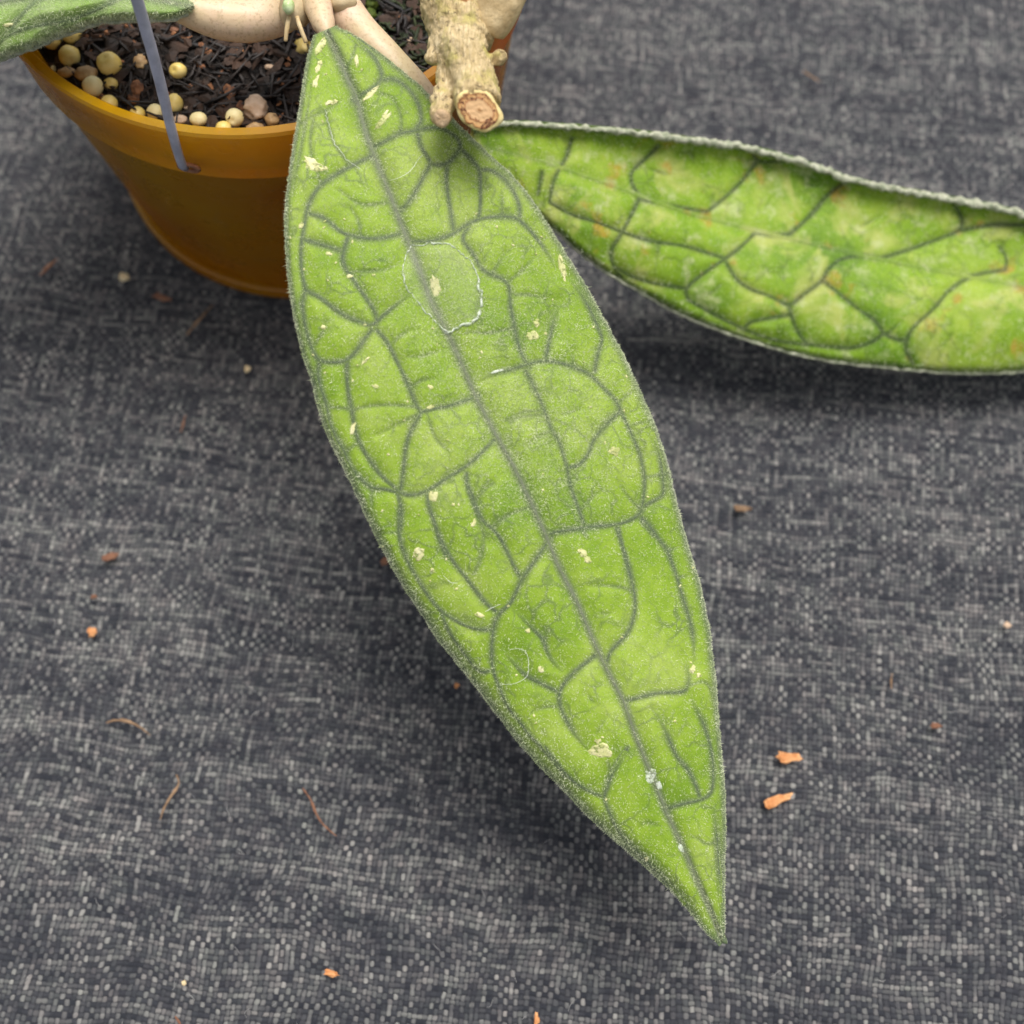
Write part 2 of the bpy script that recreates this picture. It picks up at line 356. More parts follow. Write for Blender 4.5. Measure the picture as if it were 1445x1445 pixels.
# ------------------------------------------------------------------ the cloth everything stands on
def cloth():
    xs = np.linspace(-.75, .75, 151); ys = np.linspace(-.55, .95, 151); vs_, fs = [], []
    for y in ys:
        for x in xs:
            k = noise.noise(Vector((x*11, y*14, 1.3)))*.0007+noise.noise(Vector((x*4, y*4, 5.1)))*.0011-.0016
            vs_.append((x, y, k))
    n = len(xs)
    for j in range(len(ys)-1):
        for i in range(n-1): fs.append((j*n+i, j*n+i+1, (j+1)*n+i+1, (j+1)*n+i))
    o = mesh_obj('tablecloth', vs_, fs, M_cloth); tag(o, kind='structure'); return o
cloth()

# ------------------------------------------------------------------ pot
R0 = .055; POT = (-.0505, .1925); PH = .0700
def lathe(profile, seg=128):
    vs_, fs = [], []
    for k in range(seg):
        a = 2*math.pi*k/seg
        for r, z in profile: vs_.append((r*math.cos(a), r*math.sin(a), z))
    n = len(profile)
    for k in range(seg):
        k2 = (k+1) % seg
        for i in range(n-1): fs.append((k*n+i, k2*n+i, k2*n+i+1, k*n+i+1))
    return vs_, fs
pot = empty('plant_pot', (POT[0], POT[1], 0))
tag(pot, 'translucent amber plastic pot full of soil standing on the dark cloth', 'plant pot')
RB = .0465
def wall_r(z):   # outer radius of the body below the collar
    return .0458+(.0527-.0458)*(z-.004)/(.0565-.004)
mesh_obj('wall', *lathe([(.0405, .0046), (.0440, .0040), (wall_r(.004)-.0002, .0040), (wall_r(.02), .02), (wall_r(.04), .04), (wall_r(.0563), .0563),
                         (wall_r(.0563)-.0009, .0563), (wall_r(.04)-.0010, .04), (wall_r(.006)-.0011, .006), (.0, .0058)]), M_pot_wall, pot)
mesh_obj('collar', *lathe([(.0521, .0562), (.0533, .0558), (.0539, .0563), (.0543, .0660), (.0549, .0672), (.0550, .0694), (.0546, .0700),
                           (.0530, .0700), (.0526, .0694), (.0522, .0620), (.0519, .0562)]), M_pot, pot)
mesh_obj('foot_ring', *lathe([(.0440, .0002), (.0466, .0002), (.0472, .0008), (.0472, .0034), (.0466, .0039), (.0440, .0039)]), M_pot, pot)

for ch in pot.children: ch.data.set_sharp_from_angle(angle=math.radians(35))
# soil
SOILZ = .0625; SR = .0505
def soil_z(x, y):
    q = Vector(((x-POT[0])*90, (y-POT[1])*90, 3.0)); r = math.hypot(x-POT[0], y-POT[1])/SR
    return SOILZ+noise.noise(q)*.0016+noise.noise(q*3.2)*.0008-.0012*r**4
def soil():
    vs_, fs = [(POT[0], POT[1], soil_z(*POT))], []
    nr, na = 46, 150
    for i in range(1, nr+1):
        for k in range(na):
            a = 2*math.pi*k/na; r = SR*i/nr; x = POT[0]+r*math.cos(a); y = POT[1]+r*math.sin(a); vs_.append((x, y, soil_z(x, y)))
    for k in range(na): fs.append((0, 1+k, 1+(k+1) % na))
    for i in range(nr-1):
        for k in range(na):
            k2 = (k+1) % na; fs.append((1+i*na+k, 1+(i+1)*na+k, 1+(i+1)*na+k2, 1+i*na+k2))
    base = len(vs_)     # soil body down the inside of the wall
    lv = [(SR, None), (.0508, .056), (.0488, .04), (.0461, .02), (.0440, .0066)]
    for j, (r, z) in enumerate(lv[1:]):
        for k in range(na):
            a = 2*math.pi*k/na; vs_.append((POT[0]+(r-.0007)*math.cos(a), POT[1]+(r-.0007)*math.sin(a), z))
    top = 1+(nr-1)*na
    for j in range(len(lv)-1):
        s0 = top if j == 0 else base+(j-1)*na; s1 = base+j*na
        for k in range(na):
            k2 = (k+1) % na; fs.append((s0+k, s1+k, s1+k2, s0+k2))
    o = mesh_obj('potting_soil', vs_, fs, M_soil); tag(o, 'dark damp potting soil filling the amber pot', 'soil', kind='stuff'); return o
soil()
def soil_litter(name, n, mat, L, Wd, label, seed, fib, xmin=-1.0):
    r_ = random.Random(seed); vs_, fs = [], []
    for i in range(n):
        a = r_.uniform(0, 2*math.pi); r = SR*math.sqrt(r_.random())*.975; x = POT[0]+r*math.cos(a); y = POT[1]+r*math.sin(a)
        if x < POT[0]+xmin: continue
        z = soil_z(x, y)+r_.uniform(.0001, .0011); az = r_.uniform(0, math.pi); l = r_.uniform(*L); wd = r_.uniform(*Wd)
        d = Vector((math.cos(az), math.sin(az), r_.gauss(0, .25))).normalized(); s = d.cross(Vector((r_.gauss(0, .3), r_.gauss(0, .3), 1))).normalized(); up = d.cross(s)
        k = len(vs_); c = Vector((x, y, z)); bend = s*r_.gauss(0, l*.18)
        if math.hypot((c+d*l/2).x-POT[0], (c+d*l/2).y-POT[1]) > SR or math.hypot((c-d*l/2).x-POT[0], (c-d*l/2).y-POT[1]) > SR: continue
        th = wd*(.6 if fib else .35)
        for q, ww in ((-.5, .4), (0, 1), (.5, .4)):
            p = c+d*l*q+(bend if q == 0 else Vector())
            vs_ += [p+s*wd*ww*.5, p+up*th*ww*.5, p-s*wd*ww*.5, p-up*th*ww*.5]
        for j in (0, 4):
            for e in range(4):
                e2 = (e+1) % 4; fs.append((k+j+e, k+j+e2, k+j+4+e2, k+j+4+e))
        fs += [(k+3, k+2, k+1, k), (k+8, k+9, k+10, k+11)]
    o = mesh_obj(name, vs_, fs, mat, smooth=fib); tag(o, label, 'soil', kind='stuff'); return o
soil_litter('soil_fibres', 1900, M_fibre, (.003, .011), (.0004, .0012), 'dark shredded root fibres and bark strips on the soil', 1, True)
soil_litter('soil_chips', 1500, M_dark_chip, (.0018, .0055), (.0009, .0030), 'dark brown bark chips mixed into the soil', 5, False)
soil_litter('soil_crumbs', 420, M_bark, (.0008, .0026), (.0006, .0016), 'reddish brown bark crumbs scattered through the soil', 2, False)
soil_litter('moss_tufts', 5200, M_moss_dark, (.0015, .0040), (.0005, .0014), 'dark green moss shreds on the soil beside the woody stem', 3, True, .012)

def on_soil(px, py, r, lift=.85):
    z = SOILZ
    for _ in range(3):
        p = V(px, py, z+r*lift); d = math.hypot(p.x-POT[0], p.y-POT[1]); lim = .0512-r
        if d > lim:
            p.x = POT[0]+(p.x-POT[0])*lim/d; p.y = POT[1]+(p.y-POT[1])*lim/d
        z = soil_z(p.x, p.y)
    p.z = z+r*lift; return p
PXM = .222/FPX          # metres per photo pixel at the soil
GP = 'fertilizer pellets on the soil'
pell = [  # px, py, diameter px, material, squash, dent, label
 (100, 47, 31, M_pellet, (1, 1, .95), None, 'yellow pellet tucked under the edge of the left leaf, right of two'),
 (73, 56, 29, M_pellet, (1, 1, .95), None, 'yellow pellet half under the left leaf edge, nearest the rim'),
 (98, 79, 32, M_pellet, (1, 1, 1), (0.1, -.9, .3), 'round yellow pellet just below the two under the left leaf'),
 (154, 90, 37, M_pellet, (1, .97, .95), (-.2, -.1, .97), 'largest yellow pellet, with a dark slit on top'),
 (122, 104, 34, M_shell, (1, .75, .6), None, 'flat tan broken pellet shell between three yellow pellets'),
 (131, 122, 31, M_pellet_pale, (1, 1, 1), None, 'smooth pale yellow pellet close to the rim beside the tan shell'),
 (156, 117, 22, M_pellet, (1, .85, .8), None, 'small yellow half pellet right of the smooth pale one'),
 (94, 101, 27, M_shell, (1, .6, .5), None, 'translucent tan shell leaning on the amber rim'),
 (154, 146, 26, M_pellet, (1, 1, .9), None, 'yellow pellet partly hidden by the rim below the half pellet'),
 (75, 97, 11, M_pellet_pale, (.7, 1.2, .8), None, 'tiny cream pellet fragment against the rim'),
 (194, 161, 24, M_pellet, (1, 1, .9), None, 'yellow pellet peeking over the rim left of the grey wire'),
 (219, 158, 25, M_pellet_pale, (1, 1, .95), None, 'pale pellet half behind the grey wire at the rim'),
 (246, 146, 29, M_pellet, (.85, 1.1, .95), None, 'bright yellow oval pellet right beside the grey wire'),
 (251, 100, 26, M_pellet, (1.05, .95, .9), (-.5, -.3, .8), 'lone yellow pellet in the dark soil right of the wire'),
 (331, 166, 28, M_pellet_pale, (.95, 1, .95), (.1, -.85, .5), 'cracked dull yellow pellet left of the pink pebble'),
 (384, 169, 22, M_shell, (1, .9, .9), (.5, -.2, .8), 'small brown pellet nearest the big leaf edge'),
 (360, 181, 24, M_shell, (1.1, .7, .7), None, 'tan shell fragment below the pink pebble at the rim'),
 (315, 181, 24, M_pellet, (1, .9, .8), None, 'yellow pellet low at the rim below the cracked one'),
 (280, 168, 26, M_pellet_pale, (1, .85, .8), None, 'dusty pale pellet half buried at the rim'),
 (255, 169, 19, M_pebble, (1.1, .8, .8), None, 'small pinkish crumb at the rim right of the wire'),
]
for i, (px, py, d, mt, sq, dent, lab) in enumerate(pell):
    r = d*PXM/2*(.94)
    p = on_soil(px, py, r)
    o = mesh_obj('fertilizer_pellet', *blob_geo(r, i+1, .06 if mt in (M_pellet, M_pellet_pale) else .2, 3, sq, 1.5, dent), mt)
    o.location = p; o.rotation_euler = (0, 0, random.uniform(-.4, .4)) ; tag(o, lab, 'pellet', GP)
bits = [  # px, py, size px, material, squash, name, label, category
 (361, 153, 36, M_pebble, (.92, 1.05, .9), 'pebble', 'pinkish beige rough pebble, largest lump near the rim', 'pebble'),
 (323, 130, 21, M_bark, (.9, 1.1, .6), 'bark_chunk', 'orange brown bark chunk in the soil above the pebble', 'bark'),
 (198, 88, 22, M_shell, (.8, 1.1, .7), 'bark_chunk', 'tan bark chunk just left of the grey wire', 'bark'),
 (193, 125, 22, M_bark, (.8, 1.2, .7), 'bark_chunk', 'reddish bark chunk left of the wire, upper of two', 'bark'),
 (188, 141, 17, M_bark, (1, .9, .8), 'bark_chunk', 'reddish bark chunk left of the wire, lower of two', 'bark'),
 (428, 66, 27, M_pellet, (.9, 1, .8), 'bark_chunk', 'amber lump under the tips of the two aerial roots', 'bark'),
 (381, 95, 12, M_pebble, (1.2, .7, .7), 'stone_chip', 'small pale stone chip in the shade left of the big leaf', 'stone'),
 (578, 59, 12, M_pebble, (.9, 1.2, .7), 'stone_chip', 'small pink stone chip beside the woody stem', 'stone'),
 (265, 152, 9, M_pebble, (1.1, .8, .7), 'stone_chip', 'tiny pale chip right of the oval yellow pellet', 'stone'),
 (246, 42, 12, M_chip_dark, (1.2, .8, .5), 'bark_chunk', 'brown bark flake beneath the thick cream stalk on the left', 'bark'),
 (335, 72, 14, M_chip, (1.5, .6, .4), 'bark_chunk', 'thin orange bark flake below the thick cream stalk', 'bark'),
]
for i, (px, py, d, mt, sq, nm, lab, cat) in enumerate(bits):
    r = d*PXM/2; p = on_soil(px, py, r, .45)
    o = mesh_obj(nm, *blob_geo(r, i+40, .38, 3, sq, 1.9), mt); o.location = p; tag(o, lab, cat)
mossy = [(487, 8, 20, 'left'), (522, 21, 24, 'middle'), (526, 2, 26, 'top'), (549, 36, 11, 'small right'), (560, 46, 8, 'tiny')]
for i, (px, py, d, wd) in enumerate(mossy):
    r = d*PXM/2; p = on_soil(px, py, r, .5)
    o = mesh_obj('moss_clump', *blob_geo(r, i+70, .5, 3, (.8, 1.1, .7), 2.4), M_moss); o.location = p
    tag(o, {'left': 'olive moss clump right against the cream stalk knob', 'middle': 'oval olive moss clump a little off the cream stalk',
            'top': 'bright green moss clump at the top edge of the picture', 'small right': 'small yellow green moss clump midway to the woody stem',
            'tiny': 'tiny moss clump nearest the woody stem'}[wd], 'moss', 'moss clumps on the soil')

# ------------------------------------------------------------------ hanger wire
hang = empty('pot_hanger', (0, 0, 0)); tag(hang, 'grey plastic wire hanger arm clipped through the pot collar', 'hanger')
zz = np.linspace(.045, .0695, 400); hq = at(np.full(400, 259.0), np.full(400, 226.0), zz)
hi_ = int(np.argmin(np.abs(np.hypot(hq[:, 0]-POT[0], hq[:, 1]-POT[1])-.0552))); hz = zz[hi_]; hp = Vector(hq[hi_].tolist())
top = V(193, -2, .098); ext = top+(top-hp)*1.1
out = Vector((hp.x-POT[0], hp.y-POT[1], 0)).normalized()
def tube_obj(name, path, radii, mat, parent, **k): return mesh_obj(name, *tube_geo(path, radii, **k), mat, parent)
wp = smooth_path(np.array([list(hp+out*.0004-Vector((0, 0, .0015))), list(hp+out*.0012), list(hp.lerp(top, .25)+out*.0012), list(hp.lerp(top, .6)), list(top), list(ext)]), 60)
tube_obj('wire', wp, [.00085, .00098, .00098, .00098], M_wire, hang, seg=16, wob=.05, freq=260)
ringp = [hp+out*.0006+Vector((0, 0, -.0012))+(out.cross(Vector((0, 0, 1)))*math.cos(a)*.0019*(-1)+Vector((0, 0, 1))*math.sin(a)*.0009)+out.cross(Vector((0, 0, 1)))*(-.0009) for a in np.linspace(0, 2*math.pi, 25)]
tube_obj('hook', np.array([list(p) for p in ringp]), [.00045, .00045], M_chip_dark, hang, seg=8, cap=False)

# ------------------------------------------------------------------ leaves
def RG(ox, oy, s, L): return [[(ox+x/s, oy+y/s) for x, y in P] for P in L]
S = 3.6125
left_edge = [(442,51),(431,91),(423,149),(413,210),(405,263),(401,318),(406,393),(412,432),(422,479),(430,510),(440,535),(448,574),(459,607),(473,637),(492,673),(517,729),
  (540,775),(562,816),(590,858),(615,899),(645,935),(675,973),(712,1022),(742,1060),(773,1092),(805,1124),(829,1151),(863,1182),(899,1212),(937,1246),(973,1284),(998,1318),(1013,1328),(1019,1330)]
right_edge = [(476,38),(501,49),(534,72),(570,102),(595,121),(611,140),(656,184),(694,221),(728,251),(761,296),(789,343),(825,400),(848,441),(867,477),(881,502),(895,532),(917,582),
  (931,618),(945,665),(953,704),(964,743),(976,787),(990,829),(1000,880),(1007,930),(1011,971),(1016,1041),(1022,1102),(1025,1165),(1022,1234),(1023,1298),(1022,1322),(1019,1330)]
midrib = [(461,44),(478,80),(491,113),(502,133),(516,188),(535,238),(549,271),(571,329),(594,385),(611,432),(636,479),(656,524),(674,566),(700,614),(726,660),(746,702),(769,752),(787,797),
  (814,849),(839,908),(856,944),(880,989),(896,1037),(922,1099),(940,1146),(960,1187),(973,1218),(987,1251),(1005,1290),(1017,1322)]
main_v = RG(390,30,S,[
 [(480,690),(420,720),(360,750),(290,790),(230,830),(190,880),(165,930),(150,990),(140,1060),(125,1140),(125,1230),(135,1310),(150,1375)],
 [(160,980),(210,990),(270,1020),(320,1070),(370,1090),(430,1105),(520,1110),(610,1090),(655,1075)],
 [(370,1090),(345,1160),(335,1210),(350,1260),(390,1310),(430,1375),(490,1455),(512,1510),(510,1545)],
 [(395,400),(440,370),(510,330),(540,290),(530,240),(505,190),(460,140),(410,100),(360,60)],
 [(535,300),(600,290),(660,330),(710,390),(735,450),(740,520),(700,560)],
 [(500,640),(560,610),(630,570),(700,560),(760,545),(830,540),(890,570)],
 [(790,730),(860,735),(900,700),(940,650),(930,600),(890,570)],
 [(870,740),(865,820),(880,920),(900,1040),(905,1080)],
 [(940,650),(1000,710),(1040,760),(1040,850),(1040,950),(1030,1010)],
 [(1040,760),(1090,755),(1150,790),(1200,850),(1240,930),(1240,1000)],
 [(680,1120),(760,1125),(840,1110),(910,1080),(980,1030),(1060,1000),(1150,995),(1220,1000),(1270,1040),(1330,1110),(1380,1180),(1430,1260)],
 [(980,1050),(940,1110),(1000,1180),(1040,1260),(1090,1290),(1150,1310),(1190,1350),(1190,1440),(1205,1510),(1222,1605),(1240,1675),(1270,1735),(1290,1765)],
 [(720,570),(735,640),(770,690),(790,730),(750,790),(715,860),(670,930),(640,960)],
 [(130,1110),(200,1130),(270,1150),(330,1170)],
 ])+RG(390,330,S,[
 [(150,290),(220,320),(280,370),(350,420),(430,450),(490,470),(540,420),(600,370),(660,320),(700,285)],
 [(150,290),(130,350),(140,430),(160,530),(190,610),(220,650),(290,655),(350,650),(400,610),(440,550),(485,490)],
 [(510,490),(560,540),(600,620),(640,700),(680,790),(710,870),(740,910)],
 [(360,650),(360,740),(370,830),(385,900),(400,1000),(430,1080),(480,1160),(540,1240),(600,1290),(640,1330),(720,1330),(790,1300),(860,1250),(930,1210),(1000,1160),(1070,1090),(1115,1045)],
 [(740,910),(800,890),(880,880),(960,850),(1030,825)],
 [(970,1220),(970,1290),(1000,1360),(1030,1440),(1060,1510),(1095,1575)],
 [(220,650),(210,720),(230,800),(260,880),(270,960),(310,1050),(350,1110),(370,1170),(420,1240),(490,1300),(560,1300),(620,1320)],
 [(740,910),(690,990),(660,1080),(650,1180),(640,1260),(630,1320)],
 [(1440,350),(1410,450),(1390,550),(1370,650)],
 [(770,1330),(780,1400),(800,1460),(830,1560),(870,1650)],
 [(620,1330),(640,1400),(636,1480),(630,1530)],
 ])+RG(640,430,S,[
 [(120,390),(180,360),(270,335),(360,310),(420,290),(480,285),(540,295),(620,320),(690,350),(730,390),(780,440),(830,490),(850,540)],
 [(720,340),(730,270),(750,200),(760,170),(720,80),(690,10),(640,-70),(590,-140)],
 [(370,340),(400,400),(440,480),(470,560),(500,640),(540,700),(560,770),(580,830),(590,900),(610,970),(640,1050),(660,1110)],
 [(580,830),(640,820),(690,760),(710,690),(750,640),(800,590),(845,545)],
 [(850,540),(890,620),(920,690),(950,760),(965,830),(975,900),(970,970),(960,1030),(950,1070),(880,1110),(800,1125),(700,1130),(610,1145),(530,1155),(470,1175)],
 [(960,1090),(1000,1130),(1050,1200),(1090,1250),(1110,1310),(1140,1390),(1160,1470),(1190,1560),(1215,1650),(1225,1740),(1225,1830)],
 [(840,1130),(860,1230),(880,1310),(900,1390),(915,1440)],
 [(60,880),(90,960),(120,1040),(150,1110),(200,1140),(240,1190),(280,1270),(310,1340),(345,1390)],
 [(1010,640),(1040,740),(1060,820),(1070,920),(1070,970),(1020,1000),(970,1025)],
 ])+RG(540,700,S,[
 [(860,205),(810,280),(760,350),(710,420),(680,490),(650,550),(600,590),(570,640),(560,710),(555,800),(560,880),(580,940),(610,1010),(640,1080),(700,1150),(750,1220),(810,1280),(870,1350),(930,1430)],
 [(230,30),(250,90),(280,180),(320,270),(370,350),(430,420),(480,490),(530,550),(580,590)],
 [(90,30),(85,110),(80,180),(100,270),(140,360),(190,440),(240,520),(300,590),(350,620),(420,660),(480,680),(565,680)],
 [(1080,815),(1020,860),(960,910),(920,960),(900,1000),(900,1060),(930,1130),(970,1200),(1020,1260),(1060,1300)],
 [(1190,160),(1220,250),(1250,340),(1270,430),(1290,540),(1280,620),(1250,700),(1200,750),(1160,790),(1145,840)],
 [(680,580),(730,640),(780,690),(820,730),(840,800),(880,860),(930,895)],
 [(620,790),(670,850),(720,910),(780,940),(840,970),(900,1000)],
 [(300,590),(330,680),(400,780),(460,860),(500,900),(555,890)],
 ])+RG(680,930,S,[
 [(745,210),(820,190),(900,170),(980,170),(1040,165),(1060,100),(1045,50),(1035,0)],
 [(1060,180),(1090,250),(1130,330),(1160,420),(1175,500),(1180,600),(1170,690),(1110,720),(1050,730),(980,750),(940,765)],
 [(740,460),(700,530),(660,590),(640,650),(620,700),(640,760),(680,850),(740,930),(800,990),(850,1040),(910,1100),(980,1180),(1040,1260)],
 [(320,450),(370,510),(430,590),(490,640),(560,680),(620,700)],
 [(880,260),(930,350),(960,430),(1000,510),(1050,560),(1090,640),(1110,700)],
 [(1180,740),(1190,830),(1200,930),(1205,1050),(1215,1150),(1220,1250)],
 ])
minor_v = RG(390,30,S,[
 [(345,390),(300,430),(240,460),(170,490),(130,520)], [(250,460),(270,560),(300,640),(340,690),(380,740)], [(290,850),(350,880),(400,925),(470,940),(560,925)],
 [(390,1275),(460,1275),(560,1270),(630,1230)], [(350,250),(385,190),(405,120)], [(535,370),(590,390),(620,440),(640,500),(630,565)],
 [(1150,850),(1150,980)], [(1090,1290),(1140,1230),(1160,1180)], [(1190,1320),(1260,1270),(1330,1180)], [(180,330),(155,480),(135,600),(112,720),(90,830),(80,900)],
 [(190,500),(170,600),(180,700),(230,830)], [(370,950),(420,1010),(430,1100)],
 ])+RG(390,330,S,[
 [(600,550),(640,510),(690,490)], [(650,630),(720,630),(790,610),(850,590)], [(700,770),(750,740),(800,740)], [(260,880),(330,890),(380,890)], [(350,1110),(410,1070)],
 [(490,1300),(480,1370),(500,1440)], [(390,900),(450,880),(560,870),(700,880)], [(740,910),(660,950),(580,990),(510,1030)], [(770,910),(790,1000),(830,1070),(880,1110),(885,1190)],
 [(1080,1260),(1040,1310)], [(1170,950),(1250,910),(1340,900)], [(1220,310),(1300,310),(1380,340)], [(920,520),(1000,500),(1080,510),(1200,480)], [(200,560),(250,480),(240,400)],
 ])+RG(640,430,S,[
 [(610,320),(610,260),(615,240)], [(850,490),(900,450),(940,420)], [(920,610),(970,600),(1015,590)], [(975,880),(1040,870),(1085,860)], [(840,900),(880,970),(930,1020),(960,1040)],
 [(540,570),(600,545),(650,535)], [(1090,1250),(1150,1240)], [(1140,1390),(1210,1380)], [(110,1000),(150,950),(200,910)], [(200,1130),(260,1080),(330,1050),(370,1040)],
 [(150,1130),(155,1220),(140,1300),(110,1370)], [(290,600),(340,570),(450,560)], [(370,720),(430,670),(480,650)], [(640,1060),(700,980),(770,940)], [(690,1200),(660,1160)],
 ])+RG(540,700,S,[
 [(570,160),(630,100),(700,70),(740,60)], [(515,160),(515,250),(495,330),(460,400)], [(0,190),(75,185)], [(820,740),(850,690)], [(1250,1280),(1200,1340),(1170,1390),(1150,1440)],
 [(1320,130),(1380,200)], [(1050,460),(1130,455),(1200,460),(1265,480)], [(760,1110),(800,1080),(880,1070)], [(1040,1010),(1080,1060)], [(1100,600),(1170,600)],
 ])+RG(680,930,S,[
 [(1070,130),(1130,110),(1170,150),(1180,250)], [(1150,440),(1090,440)], [(1200,930),(1140,950),(1100,910),(1040,910)], [(580,390),(640,290)], [(640,500),(650,560)], [(800,860),(830,830),(900,850)],
 ])

def seg_dist(P, polys):
    """distance in photo pixels from each point of P to the nearest polyline, and to nothing else"""
    D = np.full(len(P), 1e9)
    for poly in polys:
        q = np.asarray(poly, float)
        lo = q.min(0)-60; hi = q.max(0)+60
        idx = np.where(((P > lo) & (P < hi)).all(1))[0]
        if not len(idx): continue
        pp = P[idx]; dd = D[idx]
        for a, b in zip(q[:-1], q[1:]):
            ab = b-a; L2 = ab@ab+1e-9; t = np.clip(((pp-a)@ab)/L2, 0, 1)
            d = np.hypot(*(pp-a-t[:, None]*ab).T); dd = np.minimum(dd, d)
        D[idx] = dd
    return D
def chaikin(P, it=2):
    P = np.asarray(P, float)
    for _ in range(it):
        Q = [P[0]]
        for a, b in zip(P[:-1], P[1:]): Q += [a*.75+b*.25, a*.25+b*.75]
        Q.append(P[-1]); P = np.array(Q)
    return P

def vein_field(P, polys, w0, wv, others, fade=True):
    """0..1 strength of the veins at each point; a vein thins out where it ends free of any other"""
    A = np.zeros(len(P))
    for k, q in enumerate(polys):
        rest = [x for j, x in enumerate(polys) if j != k]+list(others)
        de_ = seg_dist(np.array([q[0], q[-1]]), rest); f0, f1 = fade and de_[0] > 9, fade and de_[1] > 9
        L = np.r_[0, np.cumsum(np.linalg.norm(np.diff(q, axis=0), axis=1))]; tot = L[-1]
        lo = q.min(0)-40; hi = q.max(0)+40; idx = np.where(((P > lo) & (P < hi)).all(1))[0]
        if not len(idx): continue
        pp = P[idx]; D = np.full(len(idx), 1e9); Uq = np.zeros(len(idx))
        for i, (a, b) in enumerate(zip(q[:-1], q[1:])):
            ab = b-a; t = np.clip(((pp-a)@ab)/(ab@ab+1e-9), 0, 1); d = np.hypot(*(pp-a-t[:, None]*ab).T); m = d < D
            D[m] = d[m]; Uq[m] = L[i]+t[m]*np.sqrt(ab@ab)
        k_ = np.ones(len(idx))
        if f0: k_ *= np.clip(Uq/min(45, tot*.6), 0, 1)**.6
        if f1: k_ *= np.clip((tot-Uq)/min(45, tot*.6), 0, 1)**.6
        ww = w0*wv[idx]*(.55+.45*k_)
        A[idx] = np.maximum(A[idx], np.exp(-(D/ww)**2)*k_)
    return A
class Leaf:
    def __init__(s, name, parent, mat, base, tip, le, re, mid, ns, ntt, zmid, zoff, mains, minors, vw, bulge, thick, label, midw=.9, fade=True):
        s.vw = vw; s.mat = mat; s.midw = midw; s.fade = fade
        s.base = np.array(base, float); ax = np.array(tip, float)-s.base; L = np.linalg.norm(ax); ax /= L; pr = np.array([-ax[1], ax[0]])
        def prof(E):
            E = chaikin(E, 1)-s.base; q = E@ax/L; o = E@pr; k = np.argsort(q); return q[k], o[k]
        sv = np.linspace(0, 1, ns)
        ql, ol = prof(le); qr, orr = prof(re); qm, om = prof(mid)
        l = np.interp(sv, ql, ol); r = np.interp(sv, qr, orr); m_ = np.interp(sv, qm, om)
        # little irregularities of the margin
        for arr, seed in ((l, 3.1), (r, 8.7)):
            for i, q in enumerate(sv): arr[i] += noise.noise(Vector((q*90, seed, 0)))*1.3*min(1, (1-q)*12)*min(1, q*12)
        tv = np.linspace(-1, 1, ntt); tv = np.sign(tv)*(1-(1-np.abs(tv))**1.15)
        off = np.where(tv[None] < 0, m_[:, None]+(-tv[None])*(l-m_)[:, None], m_[:, None]+tv[None]*(r-m_)[:, None])
        P = s.base+(sv*L)[:, None, None]*ax+off[..., None]*pr; P = P.reshape(-1, 2)
        SS = np.repeat(sv, ntt); TT = np.tile(tv, ns)
        mains = [chaikin(q) for q in mains]; minors = [chaikin(q) for q in minors]; mid = chaikin(mid)
        dm = seg_dist(P, mains); dn = seg_dist(P, minors); dr = seg_dist(P, [mid])
        de = np.minimum(np.abs(off.reshape(-1)-np.repeat(l, ntt)), np.abs(off.reshape(-1)-np.repeat(r, ntt)))
        wv = np.array([1+.5*noise.noise(Vector((x*.03, y*.03, 4))) for x, y in P])
        a_main = vein_field(P, mains, vw, wv, [mid]+minors, fade)*.90; a_min = vein_field(P, minors, vw*.62, wv, [mid]+mains)*.62; a_mid = np.exp(-(dr/(vw*1.5*np.clip(1.15-SS*.4, .6, 1.2)))**2)*midw
        a_edge = np.exp(-(de/(vw*1.7))**2)*.8
        vein = 1-(1-a_main)*(1-a_min)*(1-a_mid)*(1-a_edge)
        bump = bulge*(1-np.exp(-(np.minimum(np.minimum(dm, dr*.8), dn*1.7+8)/(vw*2.6))**2))*np.clip(de/(vw*2.5), 0, 1)
        bump += bulge*.25*np.array([noise.noise(Vector((x*.05, y*.05, 9))) for x, y in P])
        z = np.interp(SS, *zmid)+zoff(SS, TT, de)+bump
        W = at(P[:, 0], P[:, 1], z)
        I = np.arange(ns*ntt).reshape(ns, ntt)
        q = np.stack([I[:-1, :-1], I[1:, :-1], I[1:, 1:], I[:-1, 1:]], -1).reshape(-1, 4)
        n0 = np.cross(W[q[:, 1]]-W[q[:, 0]], W[q[:, 2]]-W[q[:, 0]])
        if n0[:, 2].mean() < 0: q = q[:, ::-1]; n0 = -n0
        s.P = P; s.W, s.q, s.fn = W, q, n0/(np.linalg.norm(n0, axis=1)[:, None]+1e-15); s.area = np.linalg.norm(n0, axis=1); s.de = de; s.vein = vein
        s.zpx = lambda px, py: None
        o = mesh_obj(name, W.tolist(), q.tolist(), mat, parent)
        at_ = o.data.attributes.new('vein', 'FLOAT', 'POINT'); at_.data.foreach_set('value', vein.astype(np.float32))
        rb = o.data.attributes.new('rib', 'FLOAT', 'POINT'); rb.data.foreach_set('value', (np.exp(-(dr/(vw*.8))**2)*midw).astype(np.float32))
        md = o.modifiers.new('thickness', 'SOLIDIFY'); md.thickness = thick; md.offset = -1
        if label: o['label'] = label
        s.o = o; s.mid = mid; s.mains = mains; s.bvh = BVHTree.FromPolygons([Vector(v) for v in W.tolist()], [tuple(f) for f in q.tolist()])
        s.edges = (s.base+(sv*L)[:, None]*ax+l[:, None]*pr, s.base+(sv*L)[:, None]*ax+r[:, None]*pr)
        s.W3 = W.reshape(ns, ntt, 3)
    def hit(s, px, py):
        d = Vector(ray(px, py).tolist()).normalized(); loc, nor, i, dist = s.bvh.ray_cast(Vector(CAM.tolist()), d)
        if loc is None: return None, None
        return loc, (nor if nor.z > 0 else -nor)
